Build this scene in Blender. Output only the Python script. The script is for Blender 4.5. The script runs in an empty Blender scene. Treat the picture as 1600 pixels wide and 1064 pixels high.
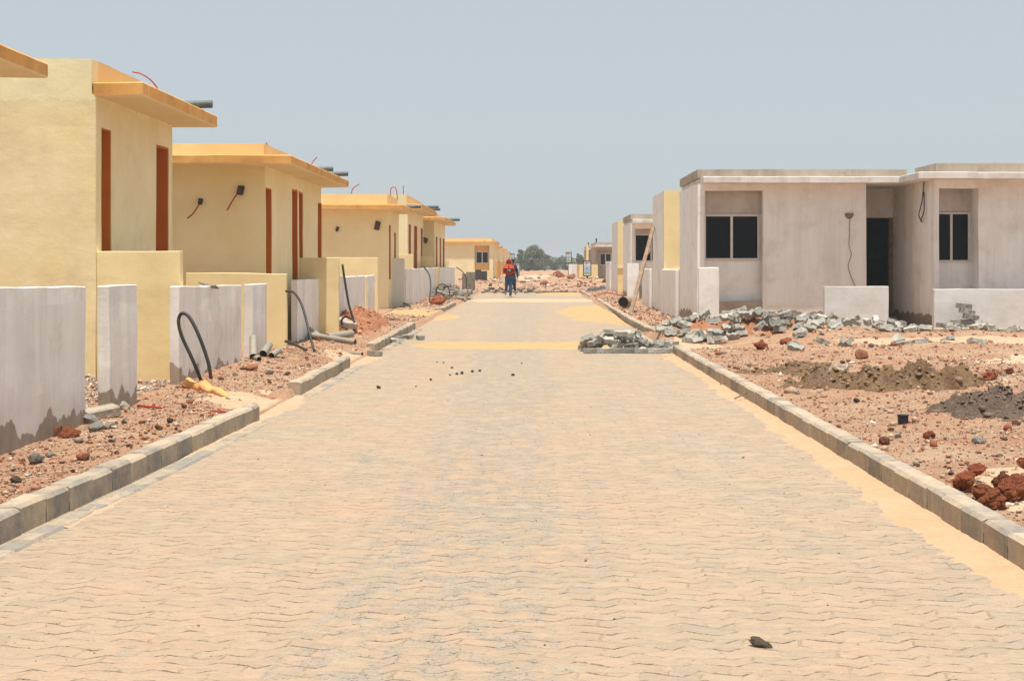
import bpy, bmesh, math, random
import numpy as np
from mathutils import Vector, Matrix, noise as mnoise, Euler

SC = bpy.context.scene
COL = SC.collection
R = math.radians
random.seed(7)
rng = np.random.default_rng(11)

# ------------------------------------------------------------------ camera, sky, sun, exposure
cam_d = bpy.data.cameras.new("camera")
cam = bpy.data.objects.new("camera", cam_d)
COL.objects.link(cam)
cam.location = (0, 0, 1.5)
cam.rotation_euler = (R(90), 0, 0)
cam_d.sensor_width = 36
cam_d.lens = 49.5
cam_d.shift_x = -30 / 1600
cam_d.shift_y = -120 / 1600
cam_d.clip_start = 0.1
cam_d.clip_end = 6000
SC.camera = cam

SUN_EL, SUN_AZ = R(79.5), R(178)          # high noon sun, a little behind the camera
world = bpy.data.worlds.new("World")
SC.world = world
world.use_nodes = True
wt = world.node_tree
wt.nodes.clear()
sky = wt.nodes.new("ShaderNodeTexSky")
sky.sky_type = 'NISHITA'
sky.sun_disc = False
sky.sun_elevation = SUN_EL
sky.sun_rotation = SUN_AZ
sky.air_density = 1.0
sky.dust_density = 1.5
sky.ozone_density = 1.6
sky.altitude = 20
bg = wt.nodes.new("ShaderNodeBackground")
bg.inputs[1].default_value = 0.15
hs = wt.nodes.new("ShaderNodeHueSaturation")
hs.inputs['Saturation'].default_value = 0.70
wo = wt.nodes.new("ShaderNodeOutputWorld")
wt.links.new(sky.outputs[0], hs.inputs['Color'])
# thin high dust veil: evens the blue out to a pale grey-blue
veil = wt.nodes.new("ShaderNodeMix")
veil.data_type = 'RGBA'
veil.inputs[0].default_value = 0.84
veil.inputs[7].default_value = (2.66, 2.93, 3.09, 1)
wt.links.new(hs.outputs[0], veil.inputs[6])
wt.links.new(veil.outputs[2], bg.inputs[0])
wt.links.new(bg.outputs[0], wo.inputs[0])

sun_d = bpy.data.lights.new("sun", 'SUN')
sun_d.energy = 4.6
sun_d.angle = R(0.6)
sun_d.color = (1.0, 0.95, 0.87)
sun = bpy.data.objects.new("sun", sun_d)
COL.objects.link(sun)
sd = Vector((math.sin(SUN_AZ) * math.cos(SUN_EL), math.cos(SUN_AZ) * math.cos(SUN_EL), math.sin(SUN_EL)))
sun.rotation_euler = sd.to_track_quat('Z', 'Y').to_euler()
sun.location = sd * 50

vs = SC.view_settings
vs.view_transform = 'Standard'
vs.look = 'None'
vs.exposure = 0.38
vs.gamma = 1.0
try:
    vs.use_curve_mapping = False
except Exception:
    pass
SC.cycles.max_bounces = 6
SC.cycles.diffuse_bounces = 4
try:
    SC.cycles.use_denoising = True
    SC.cycles.denoising_prefilter = 'ACCURATE'
except Exception:
    pass

# ------------------------------------------------------------------ numpy noise
def _h(a, b, s):
    v = np.sin(a * 127.1 + b * 311.7 + s * 74.7) * 43758.5453
    return v - np.floor(v)

def vnoise(x, y, s=0.0):
    x = np.asarray(x, float); y = np.asarray(y, float)
    xi = np.floor(x); yi = np.floor(y)
    fx = x - xi; fy = y - yi
    fx = fx * fx * (3 - 2 * fx); fy = fy * fy * (3 - 2 * fy)
    a = _h(xi, yi, s); b = _h(xi + 1, yi, s); c = _h(xi, yi + 1, s); d = _h(xi + 1, yi + 1, s)
    return (a * (1 - fx) + b * fx) * (1 - fy) + (c * (1 - fx) + d * fx) * fy

def fbm(x, y, o=4, s=0.0):
    t = 0; a = 0.5; f = 1.0
    for k in range(o):
        t = t + a * vnoise(np.asarray(x) * f, np.asarray(y) * f, s + k * 3.3)
        a *= 0.5; f *= 2.03
    return t - 0.47

def sstep(a, b, x):
    t = np.clip((np.asarray(x, float) - a) / (b - a), 0, 1)
    return t * t * (3 - 2 * t)

# ------------------------------------------------------------------ terrain height
RL, RR = -2.62, 2.38                     # the road's edges
MOUNDS = [  # cx, cy, rx, ry, h
    (-3.55, 29.5, 0.75, 2.2, 0.22),      # red dirt by the second fence
    (-4.75, 14.6, 0.55, 1.4, 0.20),      # gravel heap between fence and first house
    (-4.3, 17.8, 0.35, 1.2, 0.05),
    (4.6, 27.4, 2.3, 1.0, 0.24),         # soil under the paver heap
    (3.1, 27.0, 0.8, 0.8, 0.12),
    (8.0, 26.5, 2.0, 0.8, 0.10),
    (6.5, 21.5, 2.5, 1.2, 0.12), (9.5, 20, 2.0, 1.5, 0.1),
    (3.5, 48, 1.2, 5, 0.12), (3.6, 64, 1.2, 6, 0.18),
    (-3.5, 45, 0.7, 3.5, 0.10), (-3.6, 60, 0.9, 6, 0.25),
    (1.6, 96, 2.2, 5, 0.45), (-1.5, 84, 2.0, 3.5, 0.2), (4.2, 92, 2.6, 6, 0.35), (-4.5, 84, 2.0, 6, 0.3),
    (0.5, 120, 4.5, 8, 0.35), (3.5, 150, 5, 14, 0.3), (-2.5, 150, 3, 14, 0.2), (1.5, 200, 7, 10, 0.35),
]

def g(x, y):
    x = np.asarray(x, float); y = np.asarray(y, float)
    far = sstep(72, 80, y)
    tl = sstep(-2.75, -4.1, x)
    zl = 0.085 - 0.03 * tl + 0.11 * tl * sstep(12.5, 19, y) * (1 - 0.5 * sstep(28, 40, y))
    tr = sstep(2.5, 5.0, x)
    zr = 0.095 + 0.05 * tr
    side = sstep(23.2, 23.9, y) * (1 - sstep(26.0, 26.7, y)) * sstep(2.4, 2.6, x) * (1 - sstep(3.3, 4.2, x))
    zr = zr * (1 - side) + 0.0 * side
    dip = sstep(-3.25, -2.9, x) * (sstep(13.5, 13.8, y) * (1 - sstep(15.6, 16.0, y)) + sstep(20.3, 20.7, y) * (1 - sstep(23.3, 23.8, y)))
    zl = zl - 0.085 * dip
    zv = np.where(x < 0, zl, zr)
    n = 0.055 * fbm(x * 1.3, y * 1.3, 4, 1.0) * (1 + 1.3 * sstep(2.9, 4.0, x)) + 0.04 * fbm(x * 6, y * 6, 3, 9.0)
    zv = zv + n * np.where(x < 0, 1, 1 - 0.8 * side)
    zv = zv + 0.05 * sstep(6, 9, x) * fbm(x * .6, y * .6, 3, 4)
    inroad = (x > RL - 0.1 - 0.25 * (1 - sstep(6, 12.5, y))) & (x < RR + 0.1)
    zroad = np.full_like(zv, -0.09)
    zf = 0.10 + 0.22 * fbm(x * .35, y * .2, 4, 5.0) + 0.10 * fbm(x * 1.4, y * .8, 3, 2.0)
    zin = zroad * (1 - far) + zf * far
    z = np.where(inroad, zin, zv)
    z = np.where(inroad, z, z + far * (zf - 0.05))
    z = z * (1 - sstep(230, 400, y)) + 0.0
    for cx, cy, rx, ry, h in MOUNDS:
        d = ((x - cx) / rx) ** 2 + ((y - cy) / ry) ** 2
        m = h * np.exp(-d * 1.6) * (0.75 + 0.9 * (fbm(x * 2.3, y * 2.3, 3, cx) + .3))
        z = z + np.where(inroad & (y < 72), 0, m)
    return z

def gz(x, y):
    return float(g(np.array([x]), np.array([y]))[0])

# ------------------------------------------------------------------ node helpers
def new_mat(name):
    m = bpy.data.materials.new(name)
    m.use_nodes = True
    t = m.node_tree
    t.nodes.clear()
    out = t.nodes.new("ShaderNodeOutputMaterial")
    b = t.nodes.new("ShaderNodeBsdfPrincipled")
    t.links.new(b.outputs[0], out.inputs[0])
    b.inputs['Roughness'].default_value = 0.9
    b.inputs['Specular IOR Level'].default_value = 0.25
    return m, t, b

def nd(t, kind, ins=None, **props):
    n = t.nodes.new(kind)
    for k, v in props.items():
        setattr(n, k, v)
    for k, v in (ins or {}).items():
        s = n.inputs[k]
        if isinstance(v, bpy.types.NodeSocket):
            t.links.new(v, s)
        else:
            s.default_value = v
    return n

def c4(c):
    return (c[0], c[1], c[2], 1.0)

def math_(t, op, a, b=0.0, c=None, clamp=False):
    ins = {0: a, 1: b}
    if c is not None:
        ins[2] = c
    return nd(t, "ShaderNodeMath", ins, operation=op, use_clamp=clamp).outputs[0]

def mix(t, f, a, b, mode='MIX'):
    n = t.nodes.new("ShaderNodeMix")
    n.data_type = 'RGBA'
    n.blend_type = mode
    n.clamp_factor = True
    for s, v in ((n.inputs[0], f), (n.inputs[6], a), (n.inputs[7], b)):
        if isinstance(v, bpy.types.NodeSocket):
            t.links.new(v, s)
        else:
            s.default_value = v if isinstance(v, float) else c4(v)
    return n.outputs[2]

def rng_(t, v, a, b, c=0.0, d=1.0):
    return nd(t, "ShaderNodeMapRange", {0: v, 1: a, 2: b, 3: c, 4: d}, clamp=True).outputs[0]

def pos(t, sc=(1, 1, 1)):
    gpos = nd(t, "ShaderNodeNewGeometry").outputs['Position']
    if sc == (1, 1, 1):
        return gpos
    return nd(t, "ShaderNodeVectorMath", {0: gpos, 1: sc}, operation='MULTIPLY').outputs[0]

def nz(t, vec, scale, detail=4.0, rough=0.55):
    return nd(t, "ShaderNodeTexNoise", {'Vector': vec, 'Scale': scale, 'Detail': detail, 'Roughness': rough}).outputs['Fac']

def bump(t, b, h, strength=0.4, dist=0.01, prev=None):
    n = nd(t, "ShaderNodeBump", {'Strength': strength, 'Distance': dist, 'Height': h})
    if prev is not None:
        t.links.new(prev, n.inputs['Normal'])
    t.links.new(n.outputs[0], b.inputs['Normal'])
    return n.outputs[0]

# ------------------------------------------------------------------ materials
def plaster(name, c1, c2, stain=(0.3, 0.25, 0.2), streak=0.35, streak_freq=5.0, base=None, basecol=(0.40, 0.33, 0.26),
            rough_bump=0.3, amp=0.35, blot=0.25, ledge=None):
    m, t, b = new_mat(name)
    p = pos(t)
    big = nz(t, p, 0.9, 5.0, 0.6)
    col = mix(t, rng_(t, big, 0.35, 0.68), c1, c2)
    st = nz(t, pos(t, (streak_freq, streak_freq, 0.22)), 1.0, 5.0, 0.65)
    col = mix(t, rng_(t, st, 0.45, 0.75, 0.0, streak), col, stain)
    bl = nz(t, p, 2.4, 6.0, 0.65)
    col = mix(t, rng_(t, bl, 0.50, 0.68, 0.0, blot), col, stain)
    if streak > .5:                  # drips and brush marks, narrower and stronger
        st2 = nz(t, pos(t, (14, 14, 0.5)), 1.0, 4.0, 0.6)
        col = mix(t, rng_(t, st2, 0.54, 0.74, 0.0, streak * .35), col, stain)
        st3 = nz(t, pos(t, (1.1, 1.1, 0.7)), 1.0, 5.0, 0.65)
        col = mix(t, rng_(t, st3, 0.50, 0.56, 0.0, .22), col, tuple(min(.85, v * 1.1) for v in c2))
    fine = nz(t, p, 45.0, 4.0, 0.6)
    col = mix(t, rng_(t, fine, 0.62, 0.8, 0.0, 0.18), col, stain)
    if base is not None:
        xyz = nd(t, "ShaderNodeSeparateXYZ", {0: p})
        jag = nz(t, pos(t, (2.3, 2.3, 0.6)), 1.0, 4.0, 0.55)
        lim = math_(t, 'MULTIPLY_ADD', math_(t, 'SUBTRACT', jag, 0.5), amp * 3.2, base)
        msk = rng_(t, math_(t, 'SUBTRACT', lim, xyz.outputs[2]), -0.006, 0.010)
        damp = rng_(t, math_(t, 'SUBTRACT', lim, xyz.outputs[2]), -0.28, 0.0, 0.0, 0.28)
        col = mix(t, damp, col, stain)
        bn = nz(t, pos(t, (10, 10, 3)), 1.0, 4.0)
        bc = mix(t, rng_(t, bn, 0.3, 0.7), basecol, tuple(v * 0.78 for v in basecol))
        col = mix(t, msk, col, bc)
    t.links.new(col, b.inputs['Base Color'])
    if ledge is not None:            # a thicker later coat of render at the top, with a ragged lower edge
        xyz = nd(t, "ShaderNodeSeparateXYZ", {0: p})
        rag = math_(t, 'MULTIPLY_ADD', math_(t, 'SUBTRACT', nz(t, pos(t, (1.6, 1.6, .6)), 1.0, 6.0, 0.7), 0.5), 0.55, ledge)
        up = rng_(t, math_(t, 'SUBTRACT', xyz.outputs[2], rag), -0.004, 0.012)
        col = mix(t, math_(t, 'MULTIPLY', up, 0.45), col, tuple(min(.86, v * 1.06) for v in c2))
        t.links.new(col, b.inputs['Base Color'])
    trowel = nz(t, pos(t, (1, 1, 1.25)), 1.7, 4.0, 0.5)
    n1 = bump(t, b, trowel, rough_bump, 0.05)
    if ledge is not None:
        n1 = bump(t, b, up, 0.12, 0.006, n1)
    bump(t, b, fine, 0.35, 0.004, n1)
    return m

YEL = plaster("yellow_plaster", (0.83, 0.69, 0.38), (0.89, 0.78, 0.50), (0.70, 0.57, 0.33), 0.2, 3.0, blot=0.22, rough_bump=0.14)
YEL1 = plaster("yellow_plaster_two_coats", (0.81, 0.67, 0.37), (0.88, 0.77, 0.49), (0.64, 0.54, 0.35), 0.25, 2.0, blot=0.42, rough_bump=0.32, ledge=3.42)
YELW = plaster("yellow_wall_paint", (0.81, 0.66, 0.34), (0.85, 0.71, 0.40), (0.64, 0.51, 0.30), 0.22, 3.0, base=0.06, amp=.2, blot=0.2, rough_bump=0.2)
PARA = plaster("parapet_yellow", (0.82, 0.60, 0.28), (0.84, 0.65, 0.34), (0.66, 0.48, 0.25), 0.25, 2.0, blot=0.2)
ORSLAB = plaster("orange_slab_paint", (0.73, 0.365, 0.10), (0.77, 0.43, 0.15), (0.46, 0.23, 0.07), 0.4, 4.0, blot=0.55)
SOFF = plaster("soffit_plaster", (0.74, 0.58, 0.34), (0.78, 0.62, 0.38), (0.6, 0.44, 0.25), 0.1, 1.0, blot=0.25)
ORANGE = plaster("orange_reveal_paint", (0.50, 0.155, 0.018), (0.55, 0.18, 0.024), (0.42, 0.11, 0.015), 0.2, 6.0, blot=0.15, rough_bump=0.2)
WHITE = plaster("limewashed_cement", (0.81, 0.785, 0.745), (0.89, 0.875, 0.85), (0.54, 0.49, 0.44), 0.51, 3.0, base=0.22, blot=0.42, amp=0.26)
WHITE2 = plaster("limewashed_cement_high", (0.82, 0.79, 0.745), (0.89, 0.875, 0.845), (0.54, 0.48, 0.43), 0.51, 3.5, base=0.14, amp=0.14, blot=0.34)
BRIGHT = plaster("fresh_limewash", (0.68, 0.675, 0.655), (0.75, 0.745, 0.725), (0.56, 0.50, 0.43), 0.3, 2.0, base=0.06, amp=0.14, blot=0.4)
GREYH = plaster("grey_limewashed_house", (0.84, 0.80, 0.745), (0.89, 0.87, 0.835), (0.56, 0.50, 0.44), 0.51, 2.2, base=0.40, amp=0.14, blot=0.42, basecol=(0.34, 0.27, 0.205))
RAWC = plaster("raw_concrete", (0.40, 0.33, 0.25), (0.48, 0.40, 0.31), (0.22, 0.17, 0.12), 0.5, 3.0, blot=0.5)
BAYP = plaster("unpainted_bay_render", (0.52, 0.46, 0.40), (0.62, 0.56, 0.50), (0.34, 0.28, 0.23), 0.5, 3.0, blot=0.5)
TRIM = plaster("white_slab_edge", (0.70, 0.66, 0.62), (0.78, 0.75, 0.71), (0.42, 0.33, 0.25), 0.35, 5.0, blot=0.45)
ORFENCE = plaster("orange_fence_paint", (0.70, 0.36, 0.09), (0.74, 0.42, 0.13), (0.5, 0.3, 0.1), 0.3, 3.0)

def simple(name, c, rough=0.7, var=0.25, scale=8.0, metal=0.0, bumpy=0.15, spec=0.3):
    m, t, b = new_mat(name)
    n = nz(t, nd(t, "ShaderNodeTexCoord").outputs['Object'], scale, 5.0, 0.6)
    col = mix(t, rng_(t, n, 0.3, 0.7), tuple(v * (1 - var) for v in c), tuple(min(1, v * (1 + var)) for v in c))
    t.links.new(col, b.inputs['Base Color'])
    b.inputs['Roughness'].default_value = rough
    b.inputs['Metallic'].default_value = metal
    b.inputs['Specular IOR Level'].default_value = spec
    if bumpy:
        bump(t, b, nz(t, nd(t, "ShaderNodeTexCoord").outputs['Object'], scale * 4, 4.0), bumpy, 0.01)
    return m

HOSE = simple("black_hose", (0.045, 0.04, 0.036), 0.55)
PIPEG = simple("grey_pipe", (0.12, 0.15, 0.16), 0.5, 0.3)
PVC = simple("pale_pvc_pipe", (0.30, 0.27, 0.22), 0.45, 0.15)
PIPEIN = simple("pipe_bore", (0.02, 0.02, 0.02), 0.8, 0)
REDW = simple("red_conduit", (0.38, 0.05, 0.025), 0.5)
WIRE = simple("dark_wire", (0.035, 0.03, 0.03), 0.6)
RAG = simple("yellow_rag_cloth", (0.66, 0.34, 0.13), 0.95, 0.15, 9.0, bumpy=0.5)
WOOD = simple("weathered_plank", (0.27, 0.19, 0.125), 0.85, 0.35, 5.0, bumpy=0.4)
ALU = simple("pale_aluminium", (0.62, 0.57, 0.52), 0.5, 0.08)
DARKIN = simple("hall_gloom_paint", (0.02, 0.018, 0.016), 0.95, 0.2)
MUDC = simple("mud_brown_box", (0.22, 0.16, 0.11), 0.9, 0.3)
SOCK = simple("wiring_hole_dark", (0.075, 0.055, 0.042), 0.95, 0.4)  # solid lump; the hole's dark inside is put into its colour
BLACKP = simple("black_plastic", (0.025, 0.025, 0.028), 0.5, 0.2)
CARD = simple("brown_debris", (0.25, 0.16, 0.10), 0.9, 0.3)

def glass_mat():
    m, t, b = new_mat("dark_tinted_glass")
    b.inputs['Base Color'].default_value = (0.004, 0.004, 0.004, 1)
    b.inputs['Roughness'].default_value = 0.12
    b.inputs['Specular IOR Level'].default_value = 0.12
    return m
GLASS = glass_mat()

def rock_mat(name, ca, cb, cc):
    m, t, b = new_mat(name)
    o = nd(t, "ShaderNodeTexCoord").outputs['Object']
    rnd = nd(t, "ShaderNodeObjectInfo").outputs['Random']
    n1 = nz(t, o, 5.0, 6.0, 0.65)
    n2 = nz(t, o, 14.0, 5.0, 0.6)
    col = mix(t, rng_(t, n1, 0.35, 0.65), ca, cb)
    col = mix(t, rng_(t, n2, 0.52, 0.72), col, cc)
    hv = nd(t, "ShaderNodeHueSaturation", {'Color': col, 'Value': math_(t, 'MULTIPLY_ADD', rnd, 0.7, 0.62)})
    t.links.new(hv.outputs[0], b.inputs['Base Color'])
    h = bump(t, b, n1, 0.9, 0.05)
    bump(t, b, n2, 0.9, 0.02, h)
    b.inputs['Roughness'].default_value = 0.95
    return m

LATER = rock_mat("laterite_rock", (0.30, 0.075, 0.030), (0.40, 0.135, 0.06), (0.10, 0.045, 0.035))
BRICKR = rock_mat("red_rubble", (0.34, 0.12, 0.06), (0.42, 0.2, 0.12), (0.25, 0.1, 0.06))
GREYR = rock_mat("grey_rubble", (0.36, 0.32, 0.27), (0.48, 0.43, 0.37), (0.25, 0.22, 0.18))
PALER = rock_mat("pale_rubble", (0.58, 0.48, 0.36), (0.66, 0.58, 0.47), (0.42, 0.33, 0.25))
DARKR = rock_mat("dark_clod", (0.12, 0.085, 0.06), (0.18, 0.13, 0.09), (0.08, 0.055, 0.04))
BLOCK = rock_mat("grey_paving_block", (0.335, 0.325, 0.285), (0.41, 0.395, 0.345), (0.32, 0.27, 0.21))
BLOCKD = rock_mat("dark_paving_block", (0.20, 0.175, 0.14), (0.26, 0.23, 0.185), (0.14, 0.11, 0.085))

def road_mat():
    m, t, b = new_mat("zigzag_concrete_pavers")
    p = pos(t)
    s = nd(t, "ShaderNodeSeparateXYZ", {0: p})
    warp = nz(t, p, 1.6, 3.0)
    x, y = s.outputs[0], s.outputs[1]
    fz = math_(t, 'FRACT', math_(t, 'DIVIDE', math_(t, 'ADD', x, 50.0), 0.225))
    zig = math_(t, 'MINIMUM', math_(t, 'DIVIDE', fz, 0.66), math_(t, 'DIVIDE', math_(t, 'SUBTRACT', 1.0, fz), 0.34))
    y2 = math_(t, 'MULTIPLY_ADD', zig, 0.062, y)
    y2 = math_(t, 'MULTIPLY_ADD', warp, 0.17, y2)
    yr = math_(t, 'DIVIDE', y2, 0.1125)
    row = math_(t, 'FLOOR', yr)
    fy = math_(t, 'FRACT', yr)
    x2 = math_(t, 'MULTIPLY_ADD', math_(t, 'MODULO', row, 2.0), 0.1125, x)
    zx = math_(t, 'PINGPONG', y2, 0.056)
    x2 = math_(t, 'MULTIPLY_ADD', zx, 0.25, x2)
    xr = math_(t, 'DIVIDE', math_(t, 'ADD', x2, 50.0), 0.225)
    colu = math_(t, 'FLOOR', xr)
    fx = math_(t, 'FRACT', xr)
    cid = nd(t, "ShaderNodeCombineXYZ", {0: row, 1: colu, 2: 0.0})
    wn = nd(t, "ShaderNodeTexWhiteNoise", {0: cid.outputs[0]}, noise_dimensions='3D')
    rnd = wn.outputs['Value']
    ey = math_(t, 'MULTIPLY', math_(t, 'MINIMUM', fy, math_(t, 'SUBTRACT', 1.0, fy)), 0.1125)   # metres to the row joint
    ex = math_(t, 'MULTIPLY', math_(t, 'MINIMUM', fx, math_(t, 'SUBTRACT', 1.0, fx)), 0.225)
    wob = math_(t, 'MULTIPLY', math_(t, 'SUBTRACT', nz(t, p, 38.0, 4.0), 0.5), 0.020)
    ey = math_(t, 'ADD', ey, wob)
    ex = math_(t, 'ADD', ex, wob)
    e = math_(t, 'MINIMUM', ey, math_(t, 'ADD', ex, 0.002))
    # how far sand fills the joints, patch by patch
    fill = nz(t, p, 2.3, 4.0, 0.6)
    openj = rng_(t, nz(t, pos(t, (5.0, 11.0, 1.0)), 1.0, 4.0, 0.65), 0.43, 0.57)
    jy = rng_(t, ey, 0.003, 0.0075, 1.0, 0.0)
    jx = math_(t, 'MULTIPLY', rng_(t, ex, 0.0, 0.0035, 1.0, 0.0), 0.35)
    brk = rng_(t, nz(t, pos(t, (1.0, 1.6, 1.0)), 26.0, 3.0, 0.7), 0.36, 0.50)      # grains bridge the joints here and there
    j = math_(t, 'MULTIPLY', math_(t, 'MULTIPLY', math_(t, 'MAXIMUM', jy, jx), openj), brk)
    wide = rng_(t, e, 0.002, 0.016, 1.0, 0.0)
    # colours
    blk = mix(t, rnd, (0.385, 0.312, 0.23), (0.465, 0.38, 0.285))
    blk = mix(t, rng_(t, nz(t, p, 9.0, 5.0, 0.65), 0.4, 0.7, 0.0, 0.6), blk, (0.39, 0.325, 0.245))
    # orange dust lies thickest near the camera's end of the road and down its middle
    near = rng_(t, y, 5.0, 17.0, 1.0, 0.0)
    xm = rng_(t, math_(t, 'ABSOLUTE', math_(t, 'ADD', x, 0.6)), 0.6, 2.6, 1.0, 0.25)
    dn = nz(t, pos(t, (1.0, 0.6, 1.0)), 1.1, 5.0, 0.62)
    df = math_(t, 'ADD', math_(t, 'MULTIPLY', math_(t, 'MULTIPLY', near, xm), 0.30), rng_(t, dn, 0.3, 0.72, -0.1, 0.7))
    df = math_(t, 'ADD', df, math_(t, 'MULTIPLY', math_(t, 'SUBTRACT', rnd, 0.5), 0.35), clamp=True)
    blk = mix(t, df, blk, (0.495, 0.338, 0.225))
    pk = rng_(t, nz(t, pos(t, (2.5, 3.5, 1)), 1.0, 5.0), 0.58, 0.75, 0.0, 0.5)
    blk = mix(t, pk, blk, (0.475, 0.30, 0.20))
    pale = rng_(t, nz(t, pos(t, (2.5, 3.2, 1)), 1.3, 5.0), 0.58, 0.75, 0.0, 0.5)
    blk = mix(t, pale, blk, (0.47, 0.41, 0.305))
    # grey grit left in long streaks by tyres
    lane = rng_(t, math_(t, 'ABSOLUTE', math_(t, 'ADD', x, 0.35)), 0.15, 0.9, 0.32, 0.0)
    sn = nz(t, pos(t, (3.4, 0.32, 1.0)), 1.0, 4.0, 0.6)
    gm = rng_(t, math_(t, 'ADD', sn, lane), 0.58, 0.70)
    gb = nz(t, pos(t, (1.0, 0.8, 1.0)), 7.0, 3.0, 0.6)
    gm = math_(t, 'MULTIPLY', gm, rng_(t, gb, 0.42, 0.6))
    vor = nd(t, "ShaderNodeTexVoronoi", {'Vector': p, 'Scale': 75.0})
    sp = nd(t, "ShaderNodeSeparateColor", {0: vor.outputs['Color']})
    vd = rng_(t, vor.outputs['Distance'], 0.25, 0.5, 1.0, 0.0)
    grit = math_(t, 'MULTIPLY', math_(t, 'MULTIPLY', gm, vd), rng_(t, sp.outputs[0], 0.3, 0.5))
    gcol = mix(t, sp.outputs[1], (0.13, 0.12, 0.105), (0.40, 0.38, 0.34))
    blk = mix(t, math_(t, 'MULTIPLY', gm, 0.55), blk, (0.34, 0.31, 0.265))
    blk = mix(t, math_(t, 'MULTIPLY', grit, 0.9), blk, gcol)
    # loose dark grains all over
    vor2 = nd(t, "ShaderNodeTexVoronoi", {'Vector': p, 'Scale': 22.0})
    s2 = nd(t, "ShaderNodeSeparateColor", {0: vor2.outputs['Color']})
    dk = math_(t, 'MULTIPLY', rng_(t, vor2.outputs['Distance'], 0.08, 0.13, 1.0, 0.0), math_(t, 'GREATER_THAN', s2.outputs[0], 0.80))
    blk = mix(t, math_(t, 'MULTIPLY', dk, 0.7), blk, (0.16, 0.12, 0.09))
    # grit sitting in the joints
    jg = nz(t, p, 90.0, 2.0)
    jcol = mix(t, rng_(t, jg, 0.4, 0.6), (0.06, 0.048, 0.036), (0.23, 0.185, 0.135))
    grain = nz(t, p, 140.0, 3.0, 0.7)
    blk = mix(t, rng_(t, grain, 0.35, 0.65, 0.0, 0.45), mix(t, 0.25, blk, (0.10, 0.08, 0.06)), blk)
    sandj = mix(t, math_(t, 'MULTIPLY', wide, 0.5), blk, (0.46, 0.34, 0.215))
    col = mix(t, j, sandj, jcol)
    t.links.new(col, b.inputs['Base Color'])
    hgt = math_(t, 'ADD', math_(t, 'MULTIPLY', rng_(t, e, 0.0, 0.012), math_(t, 'MULTIPLY_ADD', openj, 0.8, 0.2)), math_(t, 'MULTIPLY', rnd, 0.35))
    h1 = bump(t, b, hgt, 0.9, 0.010)
    h2 = bump(t, b, nz(t, p, 70.0, 5.0, 0.7), 0.7, 0.006, h1)
    bump(t, b, math_(t, 'MULTIPLY', grit, 1.0), 0.7, 0.004, h2)
    b.inputs['Roughness'].default_value = 0.92
    return m

def ground_mat():
    m, t, b = new_mat("sandy_ground")
    p = pos(t)
    s = nd(t, "ShaderNodeSeparateXYZ", {0: p})
    n1 = nz(t, p, 0.7, 6.0, 0.62)
    n2 = nz(t, p, 5.0, 6.0, 0.65)
    col = mix(t, rng_(t, n1, 0.35, 0.65), (0.48, 0.295, 0.175), (0.42, 0.24, 0.14))
    col = mix(t, rng_(t, n2, 0.45, 0.65, 0.0, 0.65), col, (0.34, 0.165, 0.09))
    red = nz(t, pos(t, (1, 1, 1)), 1.7, 5.0, 0.6)
    col = mix(t, rng_(t, red, 0.50, 0.66, 0.0, 0.6), col, (0.38, 0.135, 0.065))
    v = nd(t, "ShaderNodeTexVoronoi", {'Vector': p, 'Scale': 38.0, 'Randomness': 1.0})
    sc_ = nd(t, "ShaderNodeSeparateColor", {0: v.outputs['Color']})
    peb = math_(t, 'MULTIPLY', rng_(t, v.outputs['Distance'], 0.28, 0.42, 1.0, 0.0), math_(t, 'GREATER_THAN', sc_.outputs[0], 0.5))
    ramp = nd(t, "ShaderNodeValToRGB", {0: sc_.outputs[1]})
    cr = ramp.color_ramp
    cr.elements[0].position = 0.0; cr.elements[0].color = (0.30, 0.12, 0.07, 1)
    cr.elements[1].position = 1.0; cr.elements[1].color = (0.66, 0.56, 0.44, 1)
    for q, c in ((0.3, (0.42, 0.20, 0.12)), (0.55, (0.36, 0.29, 0.22)), (0.8, (0.55, 0.39, 0.26))):
        el = cr.elements.new(q); el.color = c4(c)
    col = mix(t, math_(t, 'MULTIPLY', peb, 0.75), col, ramp.outputs[0])
    v2 = nd(t, "ShaderNodeTexVoronoi", {'Vector': p, 'Scale': 95.0})
    s2 = nd(t, "ShaderNodeSeparateColor", {0: v2.outputs['Color']})
    col = mix(t, math_(t, 'MULTIPLY', math_(t, 'GREATER_THAN', s2.outputs[0], 0.72), 0.5), col, mix(t, s2.outputs[1], (0.25, 0.14, 0.09), (0.68, 0.55, 0.4)))
    # far scrub: browner and a little greener
    far = rng_(t, s.outputs[1], 260.0, 330.0)
    col = mix(t, far, col, (0.20, 0.18, 0.09))
    t.links.new(col, b.inputs['Base Color'])
    hgt = math_(t, 'MULTIPLY', peb, 1.0)
    pale = rng_(t, nz(t, pos(t, (.8, 1.4, 1)), 1.0, 5.0, 0.6), 0.52, 0.70, 0.0, 0.6)
    col = mix(t, pale, col, (0.52, 0.375, 0.245))
    dkp = rng_(t, nz(t, pos(t, (1.3, 2.0, 1)), 1.7, 6.0, 0.7), 0.56, 0.72, 0.0, 0.65)
    col = mix(t, dkp, col, (0.22, 0.115, 0.065))
    t.links.new(col, b.inputs['Base Color'])
    h1 = bump(t, b, nz(t, p, 30.0, 6.0, 0.7), 0.9, 0.04)
    bump(t, b, hgt, 0.8, 0.012, h1)
    return m

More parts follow.
